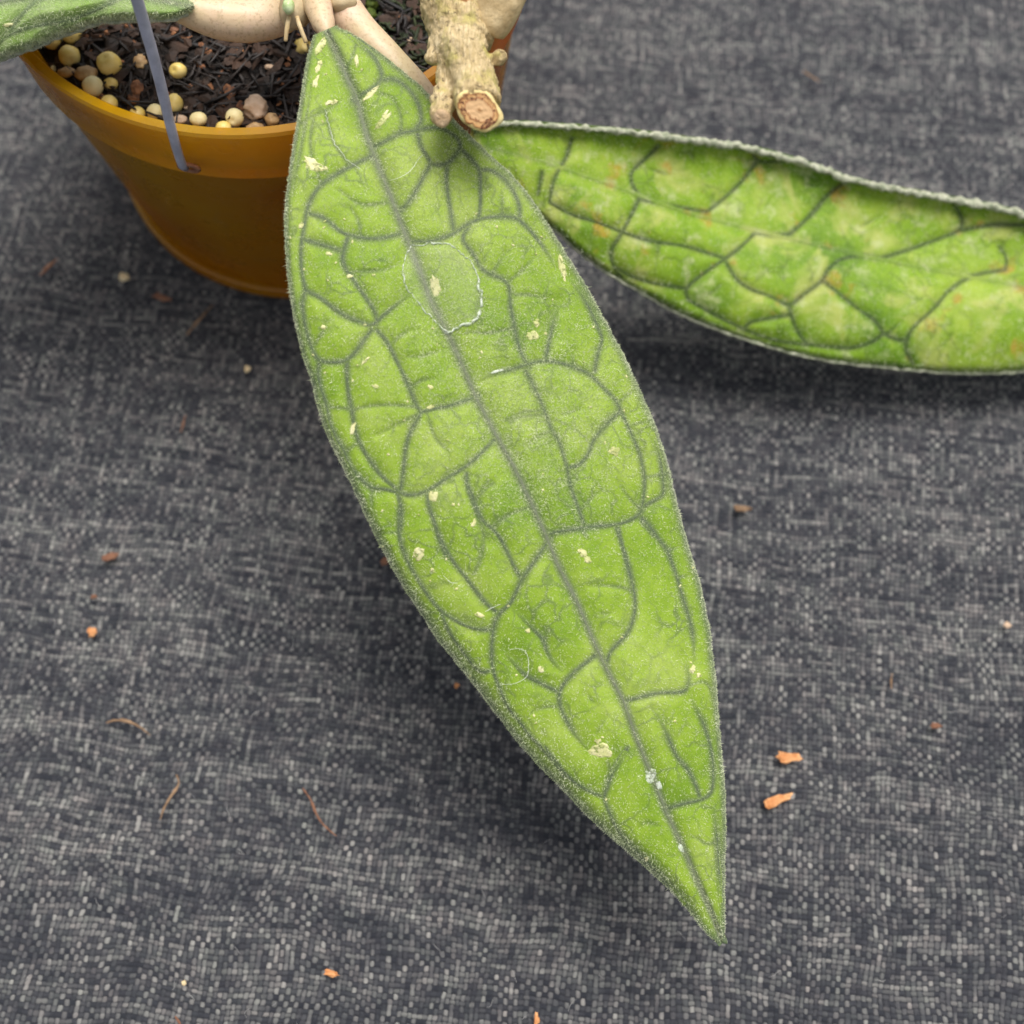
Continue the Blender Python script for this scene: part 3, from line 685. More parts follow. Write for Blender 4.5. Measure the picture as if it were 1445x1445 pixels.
    def ribbon(s, name, poly, w0, h, mat, taper=(1, .45), sp=3.0):
        poly = np.asarray(poly); L = np.linalg.norm(np.diff(poly, axis=0), axis=1).sum(); n = max(4, int(L/sp))
        pts = resample(poly, n); hits = [s.hit(*p) for p in pts]; hits = [h_ for h_ in hits if h_[0] is not None]
        if len(hits) < 4: return
        P = np.array([list(h_[0]) for h_ in hits]); Nn = np.array([list(h_[1]) for h_ in hits]); T = np.gradient(P, axis=0); T /= np.linalg.norm(T, axis=1)[:, None]+1e-12
        Sd = np.cross(Nn, T); Sd /= np.linalg.norm(Sd, axis=1)[:, None]+1e-12; n = len(P); vs_, fs = [], []
        for i in range(n):
            q = i/(n-1); ww = w0*(taper[0]+(taper[1]-taper[0])*q)*(1+.3*noise.noise(Vector((P[i]*500).tolist())))
            hh = h*(1+.4*noise.noise(Vector((P[i]*700).tolist())))*(min(1, i/2, (n-1-i)/2) if 0 < i < n-1 else 0)
            for e, f in ((-1, -.35), (-.6, .45), (0, 1), (.6, .45), (1, -.35)): vs_.append(P[i]+Sd[i]*e*ww+Nn[i]*(f*hh if hh else -.0001))
        for i in range(n-1):
            for k in range(4): fs.append((i*5+k, i*5+k+1, (i+1)*5+k+1, (i+1)*5+k))
        rest = [x for x in s.mains if x is not poly]+[s.mid]; fr = seg_dist(np.array([poly[0], poly[-1]]), rest) > 9 if name != 'midrib' and s.fade else (False, False)
        kk = [(min(1, i*sp/45)**.6 if fr[0] else 1)*(min(1, (n-1-i)*sp/45)**.6 if fr[1] else 1) for i in range(n)]
        o = mesh_obj(name, vs_, fs, mat or s.mat, s.o); sg = s.vw*(1.5 if name == 'midrib' else 1.0); top_ = s.midw if name == 'midrib' else .9
        val = [kk[i]*top_*math.exp(-(e*w0/PM/sg/(.55+.45*kk[i]))**2) for i in range(n) for e in (-1, -.6, 0, .6, 1)]
        a_ = o.data.attributes.new('vein', 'FLOAT', 'POINT'); a_.data.foreach_set('value', val)
        if name == 'midrib':
            a2 = o.data.attributes.new('rib', 'FLOAT', 'POINT'); a2.data.foreach_set('value', [s.midw*math.exp(-(e*w0/PM/s.vw/.8)**2) for i in range(n) for e in (-1, -.6, 0, .6, 1)])
    def hairs(s, n, L, wd, mat, margin=0, veinboost=1.0, name='leaf_hair', bloom=()):
        wb = np.ones(len(s.q)); cp = s.P[s.q[:, 0]]
        for bx_, by_, br_, bw_ in bloom: wb += bw_*np.exp(-(np.hypot(cp[:, 0]-bx_, cp[:, 1]-by_)/br_)**2)  # hair grows denser around each listed spot
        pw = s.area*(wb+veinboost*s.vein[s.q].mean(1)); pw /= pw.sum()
        f = rng.choice(len(s.q), n, p=pw); a, b = rng.random(n), rng.random(n); Q = s.W[s.q[f]]
        p = (Q[:, 0]*((1-a)*(1-b))[:, None]+Q[:, 1]*(a*(1-b))[:, None]+Q[:, 2]*(a*b)[:, None]+Q[:, 3]*((1-a)*b)[:, None]); nn = s.fn[f]
        if margin:
            ns, nt_ = s.W3.shape[:2]; i = rng.integers(2, ns-2, margin); side = rng.integers(0, 2, margin)*(nt_-1)
            pe = s.W3[i, side]; pi = s.W3[i, np.where(side == 0, 4, nt_-5)]; od = pe-pi; od /= np.linalg.norm(od, axis=1)[:, None]+1e-12
            pe = pe-np.array([0, 0, 1])*rng.random((margin, 1))*.0008
            p = np.vstack([p, pe]); nn = np.vstack([nn, od*.9+np.array([0, 0, .35])])
        N_ = len(p); tn = rng.normal(size=(N_, 3)); d = nn*.55+tn*.48; d /= np.linalg.norm(d, axis=1)[:, None]
        sd_ = np.cross(d, rng.normal(size=(N_, 3))); sd_ /= np.linalg.norm(sd_, axis=1)[:, None]
        l = rng.uniform(*L, N_)*np.where(rng.random(N_) < .04, 1.9, 1.0); ww = wd*rng.uniform(.6, 1.3, N_)
        if margin: l[-margin:] *= .75
        V_ = np.stack([p-sd_*ww[:, None], p+sd_*ww[:, None], p+d*l[:, None]], 1).reshape(-1, 3)
        me = bpy.data.meshes.new(name); me.vertices.add(3*N_); me.vertices.foreach_set('co', V_.astype(np.float32).ravel())
        me.loops.add(3*N_); me.loops.foreach_set('vertex_index', np.arange(3*N_, dtype=np.int32)); me.polygons.add(N_)
        me.polygons.foreach_set('loop_start', np.arange(0, 3*N_, 3, dtype=np.int32)); me.update(calc_edges=True); me.validate()
        me.materials.append(mat); o = bpy.data.objects.new(name, me); col.objects.link(o); o.parent = s.o; o['kind'] = 'stuff'
    def patch(s, px, py, w_, h_, ang, seed, mat, name='scar', lift=.00012, rag=.35):
        r_ = random.Random(seed); n = 16; pts = []; ca, sa = math.cos(ang), math.sin(ang)
        for k in range(n):
            a = 2*math.pi*k/n; q = 1+rag*1.5*noise.noise(Vector((math.cos(a)*1.7+seed, math.sin(a)*1.7, seed*.7)))+rag*.3*(r_.random()*2-1); x = w_/2*q*math.cos(a); y = h_/2*q*math.sin(a); pts.append((px+x*ca-y*sa, py+x*sa+y*ca))
        c, nc = s.hit(px, py)
        if c is None: return
        vs_ = [c+nc*lift*1.5]
        for (x, y), k in [(p, 1) for p in pts]:
            l, nn = s.hit(px+(x-px)*.75, py+(y-py)*.75); vs_.append((l+nn*lift) if l else c)
        for (x, y) in pts:
            l, nn = s.hit(x, y); vs_.append((l-nn*.00005) if l else c)
        fs = [(0, 1+k, 1+(k+1) % n) for k in range(n)]+[(1+k, 1+n+k, 1+n+(k+1) % n, 1+(k+1) % n) for k in range(n)]
        return mesh_obj(name, vs_, fs, mat, s.o, smooth=False)

plant = empty('vine_plant', (POT[0], POT[1], SOILZ))
tag(plant, 'fuzzy long leaved vine with dark netted veins growing from the amber pot', 'plant')
inv = plant.matrix_basis.inverted()
def sm(x): x = np.clip(x, 0, 1); return x*x*(3-2*x)
# main leaf in front
def zoff_main(s, t, de):
    roll = np.where(t < 0, .0020*sm((s-.38)/.25)*sm((1-s)/.1)+.0008, .0008)
    rw = np.where(t < 0, 17.0*sm((s-.38)/.25)+8, 8.0)
    return -.0032*t*t*np.sin(np.pi*np.clip(s, 0, 1))-roll*np.clip(1-de/rw, 0, 1)**1.8-.0006*np.exp(-(t/.12)**2)+np.where(t > 0, .0015*t*np.sin(s*7), -.0012*t*np.sin(s*6+1))
PM = .2/FPX
mainleaf = Leaf('leaf', plant, M_leaf, (460,42), (1020,1331), left_edge, right_edge, midrib, 540, 171,
  ([0, .12, .25, .5, .75, 1], [.0855, .0835, .0785, .0655, .0490, .0290]), zoff_main, main_v, minor_v, 5.0, .00042, .0008,
  'long pointed fuzzy green leaf hanging towards the viewer, nearest of the three')
mainleaf.ribbon('midrib', midrib[1:], 7.0*PM, .00014, None, (1.0, .5))
for q in mainleaf.mains: mainleaf.ribbon('vein', q, 4.4*PM, .00008, None, (1.0, .85))
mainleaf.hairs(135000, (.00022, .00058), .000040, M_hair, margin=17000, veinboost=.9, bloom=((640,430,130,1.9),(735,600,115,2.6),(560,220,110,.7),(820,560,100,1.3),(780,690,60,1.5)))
scars = [(442,232,40,16,.35),(453,66,10,26,.5),(450,93,9,20,.3),(446,115,8,20,.3),(466,145,20,10,-.2),(503,86,7,17,-.1),(522,133,30,9,-.75),(540,169,10,32,.7),(614,404,14,34,-.25),
 (750,474,20,15,-.4),(757,457,12,9,.5),(867,637,17,13,.3),(611,700,18,14,-.5),(822,780,14,12,.7),(829,790,14,10,.6),(590,782,16,22,.3),(849,1058,34,20,.15),(843,1046,10,9,0),
 (793,376,10,36,-.25),(978,944,9,12,.3),(986,953,8,7,0),(668,739,7,14,.4),(498,605,7,22,.25),(493,390,11,7,0),(640,712,5,5,0),(758,452,6,5,0),(610,806,8,7,.5),(677,868,14,7,.2),
 (829,1152,8,9,0),(912,1212,6,7,0),(745,890,7,7,0),(763,944,10,8,.3),(457,462,8,7,0),(607,546,9,8,0),(516,509,16,6,-.7),(530,545,9,7,.4),(608,574,16,6,-.3),(425,318,8,9,.6),(464,358,10,6,.4)]
for i, (x, y, a, b, g_) in enumerate(scars): mainleaf.patch(x, y, a, b, g_, i+5, M_scar, rag=.42)
mainleaf.patch(919, 1094, 17, 22, -.4, 91, M_white, 'chalky_patch'); mainleaf.patch(928, 1106, 10, 18, -.4, 92, M_white, 'chalky_patch'); mainleaf.patch(961, 1196, 8, 14, -.4, 93, M_white, 'chalky_patch')
mainleaf.patch(702, 524, 30, 5, -.25, 94, M_white, 'chalky_patch')
for i in range(150):
    x, y = rng.uniform(400, 1020), rng.uniform(60, 1300); l, nn = mainleaf.hit(x, y)
    if l is not None and seg_dist(np.array([[x, y]]), [midrib])[0] > 10: mainleaf.patch(x, y, rng.uniform(3, 6), rng.uniform(2, 4), rng.uniform(0, 3), i+200, M_scar, 'fleck')

# leaf lying low to the right
rt_up = [(668,186),(706,173),(786,178),(892,187),(998,201),(1051,208),(1103,221),(1156,238),(1209,258),(1315,276),(1442,300),(1600,350),(1720,402),(1820,452)]
rt_lo = [(668,216),(690,232),(715,255),(750,296),(786,328),(839,375),(902,412),(950,439),(1008,465),(1093,492),(1156,508),(1209,515),(1289,523),(1368,528),(1442,525),(1560,518),(1690,498),(1820,456)]
rt_mid = [(667,203),(760,226),(839,253),(971,301),(1077,328),(1209,359),(1300,378),(1445,405),(1600,432),(1818,454)]
rt_v = RG(680,100,1.889,[[(240,180),(225,230)],[(160,270),(150,330)],[(470,200),(430,240),(395,270),(400,300)],[(730,245),(690,300),(640,345),(600,375)],[(720,200),(730,245),(800,240)],
 [(970,295),(920,330),(890,370),(850,410),(820,435)],[(1250,340),(1280,390),(1280,425),(1210,450),(1130,480),(1060,500)],[(1280,425),(1350,410),(1440,410),(1600,420)],
 [(420,340),(400,380),(375,430),(340,480),(350,520),(370,550)],[(375,430),(450,455),(540,465),(600,485),(650,500)],[(180,350),(240,385),(300,400),(375,430)],
 [(730,430),(690,470),(650,500),(590,540),(540,580),(550,610)],[(650,510),(680,560),(720,585),(770,600),(820,630),(850,600),(910,560),(920,530),(950,505)],
 [(820,630),(830,670),(850,710),(870,730)],[(820,650),(760,660),(710,670),(700,690)],[(910,560),(960,600),(1010,640)],[(1240,590),(1200,640),(1150,680),(1130,720),(1130,750),(1150,780)],
 [(980,740),(1040,725),(1070,700)],[(350,520),(420,560),(540,580)],[(550,610),(620,650),(700,690),(780,720),(870,730),(980,740)],[(1070,700),(1100,715),(1130,720)],[(820,435),(775,440),(730,430)],[(950,505),(1000,490),(1060,500)],[(1010,640),(1050,665),(1070,700)],[(1240,590),(1300,545),(1395,530)],[(600,375),(500,360),(420,340)],[(400,300),(420,340)],[(225,230),(190,290),(180,350)],[(1380,470),(1400,500),(1395,530)]])
rt_m = RG(680,100,1.889,[[(470,460),(470,500)],[(560,210),(565,250)],[(850,300),(900,310)],[(1000,420),(1060,390)],[(1180,600),(1240,640)],[(600,600),(640,570)],[(440,260),(500,280)],[(1080,700),(1130,660)]])
def zoff_rt(s, t, de):
    up = np.where(t < 0, 1, 0)           # t<0 is whichever edge was passed first
    return np.where(t < 0, .0055*t*t*sm(s*4), -.0085*t*t*sm(s*3+.2))+np.where(t < 0, .0018, -.0006)*np.clip(1-de/14, 0, 1)**2
rightleaf = Leaf('leaf', plant, M_leaf_far, (666,200), (1820,454), rt_up, rt_lo, rt_mid, 380, 101,
  ([0, .1, .3, .6, .8, 1], [.0590, .0470, .0310, .0210, .0190, .0150]), zoff_rt, rt_v, rt_m, 3.5, .0005, .0009,
  'broad yellow green leaf with rusty blotches lying low to the right', .25, False)
rightleaf.ribbon('midrib', rt_mid[1:], 6.0*PM, .00018, None, (1.0, .6))
for q in rightleaf.mains: rightleaf.ribbon('vein', q, 2.4*PM, .00008, None, (1, .8))
rightleaf.hairs(30000, (.0003, .0008), .00004, M_hair, margin=5000)
def margin_strip(lf, side, r, mat, sink=.0):
    P = lf.W3[4:-2, side]; P = resample(P, 420)+np.array([0, 0, sink]); v_, f_ = tube_geo(P, [r*.7, r, r, r*.6], seg=9, wob=1.1, freq=760)
    mesh_obj('margin', v_, f_, mat, lf.o)
margin_strip(rightleaf, 0, .00075, M_margin); margin_strip(rightleaf, -1, .00032, M_margin)

# leaf over the left of the pot
lf_lo = [(273,13),(262,20),(243,27),(190,27),(134,31),(93,47),(56,62),(19,76),(0,82),(-100,118),(-250,150),(-420,152)]
lf_up = [(273,5),(258,-8),(235,-28),(180,-60),(80,-92),(-60,-98),(-200,-50),(-330,40),(-420,150)]
lf_mid = [(273,9),(180,-8),(80,-8),(-40,8),(-200,60),(-420,150)]
lf_v = [[(180,-8),(140,12),(100,28),(60,50)],[(120,-8),(90,-30),(40,-60)],[(60,-6),(30,20),(10,50),(-10,70)],[(0,0),(-60,-40)],[(-40,10),(-80,60),(-110,90)],[(100,28),(40,38),(10,50)]]
def zoff_lf(s, t, de): return -.0060*t*t*np.sin(np.pi*np.clip(s, 0, 1))-.0012*np.clip(1-de/10, 0, 1)**2
leftleaf = Leaf('leaf', plant, M_leaf_near, (274,9), (-420,151), lf_up, lf_lo, lf_mid, 280, 91,
  ([0, .3, .6, 1], [.0845, .0850, .0800, .0660]), zoff_lf, lf_v, [], 4.5, .0006, .0008, 'fuzzy grey green leaf reaching over the left side of the pot')
leftleaf.ribbon('midrib', lf_mid[1:], 6.0*PM, .0003, None, (1, .5))
for q in leftleaf.mains: leftleaf.ribbon('vein', q, 3.4*PM, .00012, None, (1, .7))
leftleaf.hairs(60000, (.0003, .0008), .000036, M_hair, margin=6000)
margin_strip(leftleaf, -1, .00042, M_margin, -.0003)
leftleaf.patch(12, 35, 20, 6, -.1, 41, M_scar)

# stalks and node
tube_obj('petiole', pxpath([(232,8,.0815),(262,14,.081),(300,25,.0795),(345,31,.0785),(385,26,.0785),(412,8,.080)], 40), [.0018, .0029, .0036, .0037, .0036, .0036], M_petiole, plant, seg=28, wob=.04, freq=160)
tube_obj('petiole', pxpath([(440,-30,.0825),(446,0,.083),(453,24,.0835),(462,48,.0838),(468,62,.0820)], 30), [.0031, .0029, .0024, .0020, .0006], M_petiole, plant, seg=26, wob=.04, freq=170)
tube_obj('petiole', pxpath([(462,-25,.080),(478,6,.0795),(495,30,.0795),(520,58,.079),(552,92,.0775),(586,128,.0755),(606,158,.0700),(640,196,.0610),(672,216,.0560)], 50),
         [.0030, .0035, .0033, .0033, .0032, .0030, .0026, .0022, .0008], M_petiole, plant, seg=28, wob=.05, freq=160)
tube_obj('stem', pxpath([(400,-120,.078),(415,-60,.079),(418,-20,.080),(418,10,.0795),(440,2,.0795),(470,-4,.0795)], 40), [.0036, .0036, .0037, .0030, .0030, .0026], M_node, plant, seg=24, wob=.12, freq=300)
nd = mesh_obj('node', *blob_geo(.0036, 3, .15, 3, (.8, 1.1, .9), 1.8), M_node, plant); nd.location = V(417, 12, .0815)
bd = mesh_obj('bud', *blob_geo(.00125, 5, .14, 3, (.85, 1.15, 1), 2.0), M_bud, plant); bd.location = V(407, 9, .0852)
kb = mesh_obj('node', *blob_geo(.0022, 9, .2, 3, (1.2, .9, .9), 1.8), M_node, plant); kb.location = V(482, 4, .0825)
tube_obj('aerial_root', pxpath([(408,24,.0835),(405,38,.083),(403,58,.0815)], 14), [.0004, .00042, .00036], M_root, plant, seg=10, wob=.15, freq=900)
tube_obj('aerial_root', pxpath([(419,24,.0835),(424,40,.083),(432,60,.0815)], 14), [.0004, .00042, .00036], M_root, plant, seg=10, wob=.15, freq=900)

# woody stem stub
def PT(px, py, z): return at(px, py, z)
ws = empty('tmp')
bm_v, bm_f = [], []
def addg(g_):
    k = len(bm_v); bm_v.extend([tuple(p) for p in g_[0]]); bm_f.extend([tuple(i+k for i in f) for f in g_[1]])
ZS = .0915
addg(tube_geo(smooth_path([PT(618,-60,ZS+.004), PT(625,0,ZS+.002), PT(640,40,ZS), PT(655,80,ZS), PT(668,115,ZS+.0005), PT(676,151,ZS+.0012)], 40), [.0030, .0034, .0042, .0045, .0039, .0036, .0036], seg=30))
addg(tube_geo(smooth_path([PT(655,-40,ZS), PT(658,20,ZS), PT(656,60,ZS)], 20), [.0045, .0050, .0046], seg=28))
addg(tube_geo(smooth_path([PT(640,92,ZS-.001), PT(627,118,ZS-.0012), PT(622,142,ZS-.001), PT(624,168,ZS-.0006)], 20), [.0024, .0017, .0017, .0014], seg=18))
for px, py, z, r in ((614,62,ZS,.0015), (703,82,ZS+.0005,.0014), (616,142,ZS-.0008,.0013), (612,78,ZS,.0013), (634,150,ZS-.001,.0010), (690,112,ZS+.001,.0014)):
    b_ = blob_geo(r, px, .15, 2); c = PT(px, py, z); addg(([(x+c[0], y+c[1], z_+c[2]) for x, y, z_ in b_[0]], b_[1]))
bpy.data.objects.remove(ws)
stub = mesh_obj('woody_stem', bm_v, bm_f, M_bark_skin, plant)
stub['label'] = 'knobbly tan woody stem with a fresh cut end at the top'
md = stub.modifiers.new('weld', 'REMESH'); md.mode = 'VOXEL'; md.voxel_size = .00028; md.use_smooth_shade = True
md = stub.modifiers.new('soft', 'SMOOTH'); md.iterations = 5; md.factor = .5
for nm, size, st in (('bark_lumps', .0042, .0018), ('bark_grain', .0010, .00070)):
    tx = bpy.data.textures.new(nm, 'CLOUDS'); tx.noise_scale = size; tx.noise_depth = 3
    md = stub.modifiers.new(nm, 'DISPLACE'); md.texture = tx; md.strength = st; md.mid_level = .5; md.texture_coords = 'LOCAL'
def cut_disc(name, px, py, z, toward, rx, ry, mat, seed, rot=0.0, rings=10, parent=None):
    n = 48; vs_, fs = [(0, 0, .00012)], []
    for i in range(1, rings+1):
        for k in range(n):
            a = 2*math.pi*k/n; q = i/rings; e = 1+.14*noise.noise(Vector((math.cos(a)*1.6, math.sin(a)*1.4, seed)))
            zz = .00012*noise.noise(Vector((math.cos(a)*q*6, math.sin(a)*q*6, seed+2)))-.0003*max(0, q-.86)/.14
            vs_.append((rx*q*e*math.cos(a), ry*q*e*math.sin(a), zz+.0001))
    for k in range(n): fs.append((0, 1+k, 1+(k+1) % n))
    for i in range(rings-1):
        for k in range(n):
            k2 = (k+1) % n; fs.append((1+i*n+k, 1+(i+1)*n+k, 1+(i+1)*n+k2, 1+i*n+k2))
    s0 = 1+(rings-1)*n; k0 = len(vs_)      # short skirt gives the slice thickness
    for k in range(n): v = vs_[s0+k]; vs_.append((v[0]*.97, v[1]*.97, -.0016))
    for k in range(n):
        k2 = (k+1) % n; fs.append((s0+k, k0+k, k0+k2, s0+k2))
    o = mesh_obj(name, vs_, fs, mat, parent); o.location = V(px, py, z); q = Vector(toward).to_track_quat('Z', 'Y'); o.rotation_euler = q.to_euler(); o.rotation_euler.rotate_axis('Z', rot); return o
br_ = tube_geo(smooth_path([PT(728,-90,ZS+.0060), PT(716,-40,ZS+.0045), PT(706,0,ZS+.0032), PT(697,28,ZS+.0018), PT(690,44,ZS+.0004)], 40), [.0040, .0042, .0043, .0040, .0027], seg=30, wob=.10, freq=230)
mesh_obj('side_branch', *br_, plain('smooth_bark', (.44, .31, .145), (.68, .53, .30), 260, rough=.65, bump=.8, bd=.0004), stub)
sc_ = tube_geo(smooth_path([PT(657,-14,ZS+.0030), PT(659,-2,ZS+.0040), PT(660,5,ZS+.0036)], 10), [.0022, .0024, .0016], seg=16, wob=.2, freq=500)
mesh_obj('branch_scar', *sc_, M_chip, stub)
cut_disc('cut_face', 676, 156, ZS+.0029, (.12, -.62, .78), .0039, .0029, M_cut, 2.0, -.75, parent=stub)
cut_disc('side_twig_end', 623, 168, ZS+.0004, (-.05, -.75, .66), .0014, .0014, plain('twig_end', (.42, .28, .15), (.58, .42, .26), 700, rough=.8, bump=.8), 5.0, 0, 4, parent=stub)

# all parts above were laid out in world space: keep them there under the plant's own base point
bpy.context.view_layer.update()
for ch in list(plant.children): ch.matrix_parent_inverse = inv
for lf in (): pass

# ------------------------------------------------------------------ droplet and lint on the main leaf
ol = RG(390,330,S,[[(690,60),(760,55),(840,45),(900,60),(960,110),(1010,170),(1030,230),(1030,280),(1050,330),(1040,400),(1010,450),(960,465),(900,490),(880,520),(850,490),(800,440),(750,390),(700,320),(670,290),(645,240),(640,180),(655,110),(690,60)]])[0]
def droplet():
    root = empty('dried_droplet', tuple(mainleaf.hit(620, 400)[0])); tag(root, 'rounded watermark of a dried water drop with white rim on the leaf', 'water drop')
    ring = resample(chaikin(ol, 2), 97)[:-1]; c = ring.mean(0)
    ring = np.array([p_+(p_-c)*.05*noise.noise(Vector((p_[0]*.09, p_[1]*.09, 1)))+np.array([noise.noise(Vector((p_[0]*.3, p_[1]*.3, 2))), noise.noise(Vector((p_[0]*.3, p_[1]*.3, 7)))])*2.2 for p_ in ring]); vs_, fs = [], []; nr = 8; n = len(ring)
    l, nn = mainleaf.hit(*c); vs_.append(l+nn*.00048)
    for i in range(1, nr+1):
        q = i/nr
        for p in ring:
            x = c+(p-c)*q; l, nn = mainleaf.hit(*x); vs_.append(l+nn*(.00048*(1-q**4)+.00004))
    for k in range(n): fs.append((0, 1+k, 1+(k+1) % n))
    for i in range(nr-1):
        for k in range(n): k2 = (k+1) % n; fs.append((1+i*n+k, 1+(i+1)*n+k, 1+(i+1)*n+k2, 1+i*n+k2))
    m, t, b = new_mat('water_film'); b.inputs['Base Color'].default_value = (.80, .85, .60, 1); b.inputs['Roughness'].default_value = .22
    tr = t.nodes.new('ShaderNodeBsdfTransparent'); mx = t.nodes.new('ShaderNodeMixShader'); mx.inputs[0].default_value = .055
    t.links.new(tr.outputs[0], mx.inputs[1]); t.links.new(b.outputs[0], mx.inputs[2]); t.links.new(mx.outputs[0], t.nodes['Material Output'].inputs[0])
    film = mesh_obj('film', vs_, fs, m, root)
    P = np.array([list(mainleaf.hit(*p)[0]+mainleaf.hit(*p)[1]*.0001) for p in np.vstack([ring, ring[:1]])])
    rad = [.00011+.00014*max(0, noise.noise(Vector((k*.21, 2, 0))))+(.00012*(1+noise.noise(Vector((k*.5, 7, 0)))) if 30 < k < 60 else 0) for k in range(len(P))]
    rim = mesh_obj('rim', *tube_geo(P, rad, seg=8, cap=False, wob=1.1, freq=2200), M_white, root)
    bpy.context.view_layer.update()
    for ch in (film, rim): ch.matrix_parent_inverse = root.matrix_basis.inverted()
droplet()
def lint(pts, label):
    pp = resample(chaikin(pts, 3), 40); P = []
    for p in pp:
        l, nn = mainleaf.hit(*p); P.append(list(l+nn*.0006))
    o = mesh_obj('lint_fibre', *tube_geo(np.array(P), [.00002, .000036, .00002], seg=5), M_lint); tag(o, label, 'lint')
lint(RG(540,700,S,[[(650,775),(705,770),(740,795),(748,860),(742,910),(700,945),(650,958),(605,950)]])[0], 'fine white looped fibre lying on the leaf left of the midrib')
lint(RG(540,700,S,[[(310,400),(330,420),(350,440),(380,440)]])[0], 'short white hooked fibre below the cream splash near the left margin')
lint(RG(390,30,S,[[(590,815),(640,800),(690,765),(720,710),(745,690)]])[0], 'pale curved fibre above the watermark right of the midrib')
lint(RG(390,30,S,[[(250,460),(262,530),(285,610),(320,670),(370,720),(400,745),(440,775)]])[0], 'long pale thread on the leaf left of the upper midrib')
lint(RG(540,700,S,[[(520,590),(560,565),(600,545)]])[0], 'tiny white hair at the fork of a thick side vein')

# ------------------------------------------------------------------ litter on the cloth
def chip(px, py, w_, h_, ang, mat, label, th=.0006, name='bark_chip', seed=0, cat='bark chip'):
    c = V(px, py, 0); k = (c-Vector(CAM.tolist())).dot(Vector(F.tolist()))/FPX; n = 14; r_ = random.Random(seed+int(px)); vs_, fs = [], []
    w2, h2 = w_*k/2, h_*k/2/.97; e = [1+r_.uniform(-.25, .2) for _ in range(n)]
    for lay, (q, z) in enumerate(((.9, 0), (1, th*.5), (.72, th))):
        for i in range(n):
            a = 2*math.pi*i/n; x = w2*e[i]*q*math.cos(a); y = h2*e[i]*q*math.sin(a)*(1-.35*math.cos(a))
            vs_.append((x, y, z+r_.uniform(-.15, .25)*th+ (x/w2)**2*th*.6))
    for l in range(2):
        for i in range(n): j = (i+1) % n; fs.append((l*n+i, l*n+j, (l+1)*n+j, (l+1)*n+i))
    fs += [tuple(range(n))[::-1], tuple(range(2*n, 3*n))]
    o = mesh_obj(name, vs_, fs, mat, smooth=False); o.location = c+Vector((0, 0, .0001)); o.rotation_euler = (0, 0, -ang); tag(o, label, cat); return o
def straw(pts, r, mat, label, name='straw_bit', cat='straw'):
    P = np.array([at(x, y, .0006+.0004*(i % 2)) for i, (x, y) in enumerate(pts)]); P = smooth_path(P, 26)
    o = mesh_obj(name, *tube_geo(P, [r*.4, r*.85, r*.7, r*.3], seg=7, wob=.8, freq=900, squash=.6), mat); tag(o, label, cat); return o
chip(1113, 1069, 40, 15, 0, M_chip, 'orange bark chip lying level, upper of two right of the leaf')
chip(1096, 1129, 46, 14, -.33, M_chip, 'orange bark chip tilted up to the right, lower of two right of the leaf')
chip(132, 893, 13, 13, 0, M_chip, 'round orange crumb on the cloth at the left')
chip(134, 843, 9, 7, 0, M_chip_dark, 'tiny brown crumb just above the round orange one', seed=2)
chip(158, 786, 24, 11, -.35, M_chip_dark, 'rusty smear shaped bark flake left of the leaf', seed=3)
chip(177, 393, 15, 12, .5, M_cream, 'pale cream crumb below the left side of the pot')
chip(230, 421, 30, 11, .3, M_chip_dark, 'brown bark sliver right of the pale cream crumb', seed=5)
chip(469, 1374, 21, 9, .2, M_chip, 'small orange flake near the bottom edge', seed=6)
chip(757, 1439, 8, 18, .1, M_chip, 'orange splinter at the very bottom of the picture', seed=7)
chip(1420, 883, 11, 9, .4, M_pebble, 'small pinkish crumb near the right edge')
chip(1048, 719, 26, 9, .1, M_straw, 'faint brown flake just right of the leaf margin', seed=8)
chip(865+3, 815+20, 1, 1, 0, M_straw, 'x') if False else None
chip(350, 522, 9, 9, 0, M_cream, 'tiny pale grain between the pot and the leaf')
chip(1320, 1025, 18, 8, 0, M_chip_dark, 'dull brown flake at right, level with the two orange chips', seed=9)
chip(544, 793, 12, 14, .5, M_chip_dark, 'reddish crumb peeking out at the left leaf margin', seed=10)
chip(645, 968, 8, 8, 0, M_chip, 'tiny orange grain by the lower left leaf margin', seed=11)
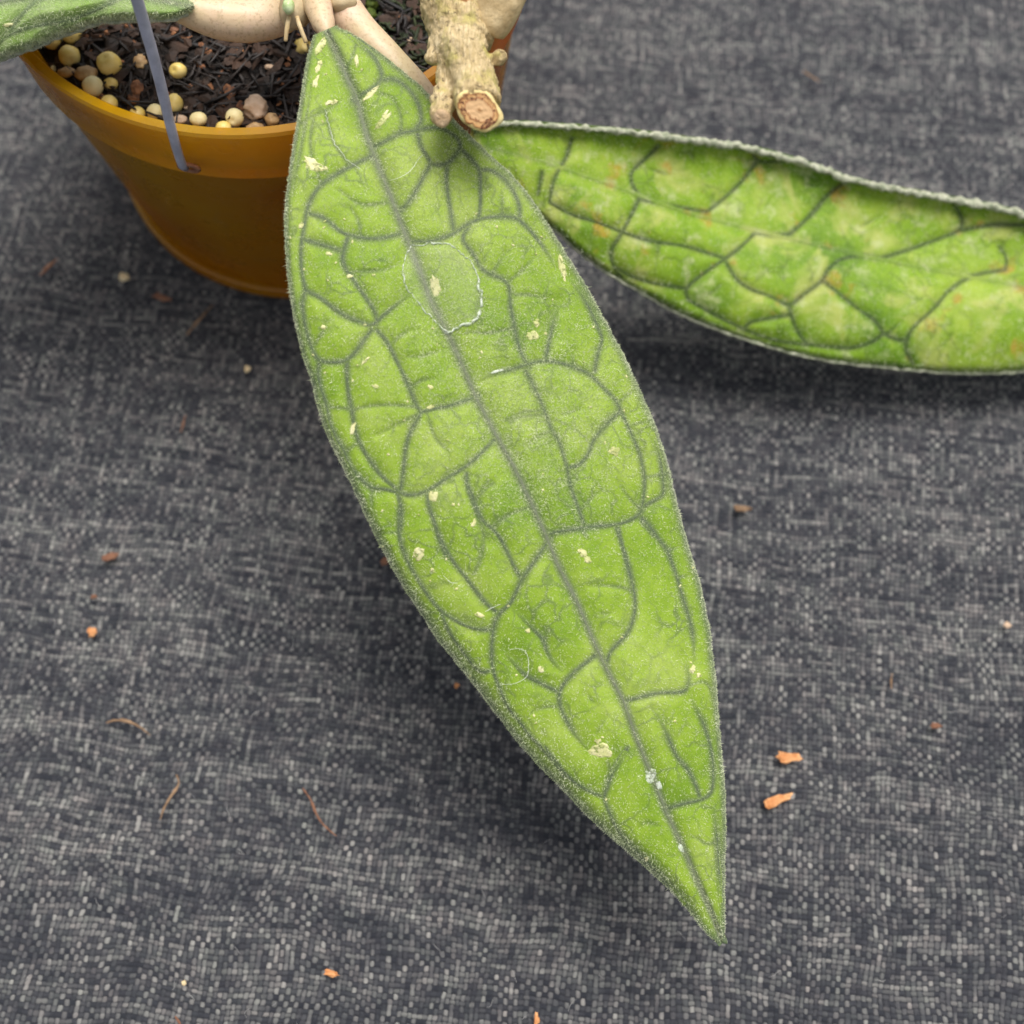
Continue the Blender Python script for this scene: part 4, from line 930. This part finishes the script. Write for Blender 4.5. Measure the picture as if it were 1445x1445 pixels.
chip(261, 1387, 7, 7, 0, M_cream, 'tiny white grain near the bottom left', seed=12)
straw([(150, 1020), (165, 1015), (183, 1018), (200, 1027), (212, 1038)], .00042, M_straw, 'arched tan straw bit below the round orange crumb')
straw([(249, 1093), (254, 1106), (240, 1125), (231, 1140), (226, 1157)], .00034, M_straw, 'bent tan straw with a hooked top in the lower left')
straw([(427, 1112), (440, 1130), (446, 1150), (458, 1166), (475, 1180)], .00030, M_chip_dark, 'thin brown straw running down right of the bent tan one')
straw([(56, 389), (66, 378), (81, 365)], .00055, M_chip_dark, 'short reddish stick on the cloth far left of the pot')
straw([(263, 473), (280, 452), (300, 430)], .00042, M_straw, 'straight tan stick below the foot of the pot')
straw([(255, 610), (259, 595), (262, 586)], .00030, M_chip_dark, 'faint reddish splinter midway left of the leaf')
straw([(1258, 972), (1257, 960), (1259, 950)], .00030, M_straw, 'tiny upright straw on the cloth at right')
straw([(247, 1434), (256, 1447)], .0003, M_chip_dark, 'thin dark splinter at the bottom edge')
straw([(1133, 100), (1145, 108), (1158, 116)], .00035, M_straw, 'faint straw on the cloth above the right leaf')

# loose lint of the cloth itself
def cloth_lint(n, seed):
    r_ = random.Random(seed); vs_, fs = [], []
    for i in range(n):
        x, y = r_.uniform(-.16, .20), r_.uniform(-.03, .34)
        if math.hypot(x-POT[0], y-POT[1]) < .05: continue
        a = r_.uniform(0, 6.28); l = r_.uniform(.0008, .0038); P = []
        for k in range(6):
            P.append((x, y, .0004+.0005*math.sin(k*.63)*r_.random())); a += r_.gauss(0, .5); x += math.cos(a)*l/5; y += math.sin(a)*l/5
        g_ = tube_geo(np.array(P), [.00003, .00005, .00003], seg=4, cap=False); k0 = len(vs_); vs_ += g_[0]; fs += [tuple(q+k0 for q in f) for f in g_[1]]
    o = mesh_obj('cloth_lint', vs_, fs, plain('grey_lint', (.10, .10, .11), (.42, .41, .39), 300, rough=.8, bump=0)); tag(o, 'loose grey lint fibres of the dark woven cloth', 'lint', kind='stuff')
cloth_lint(700, 21)
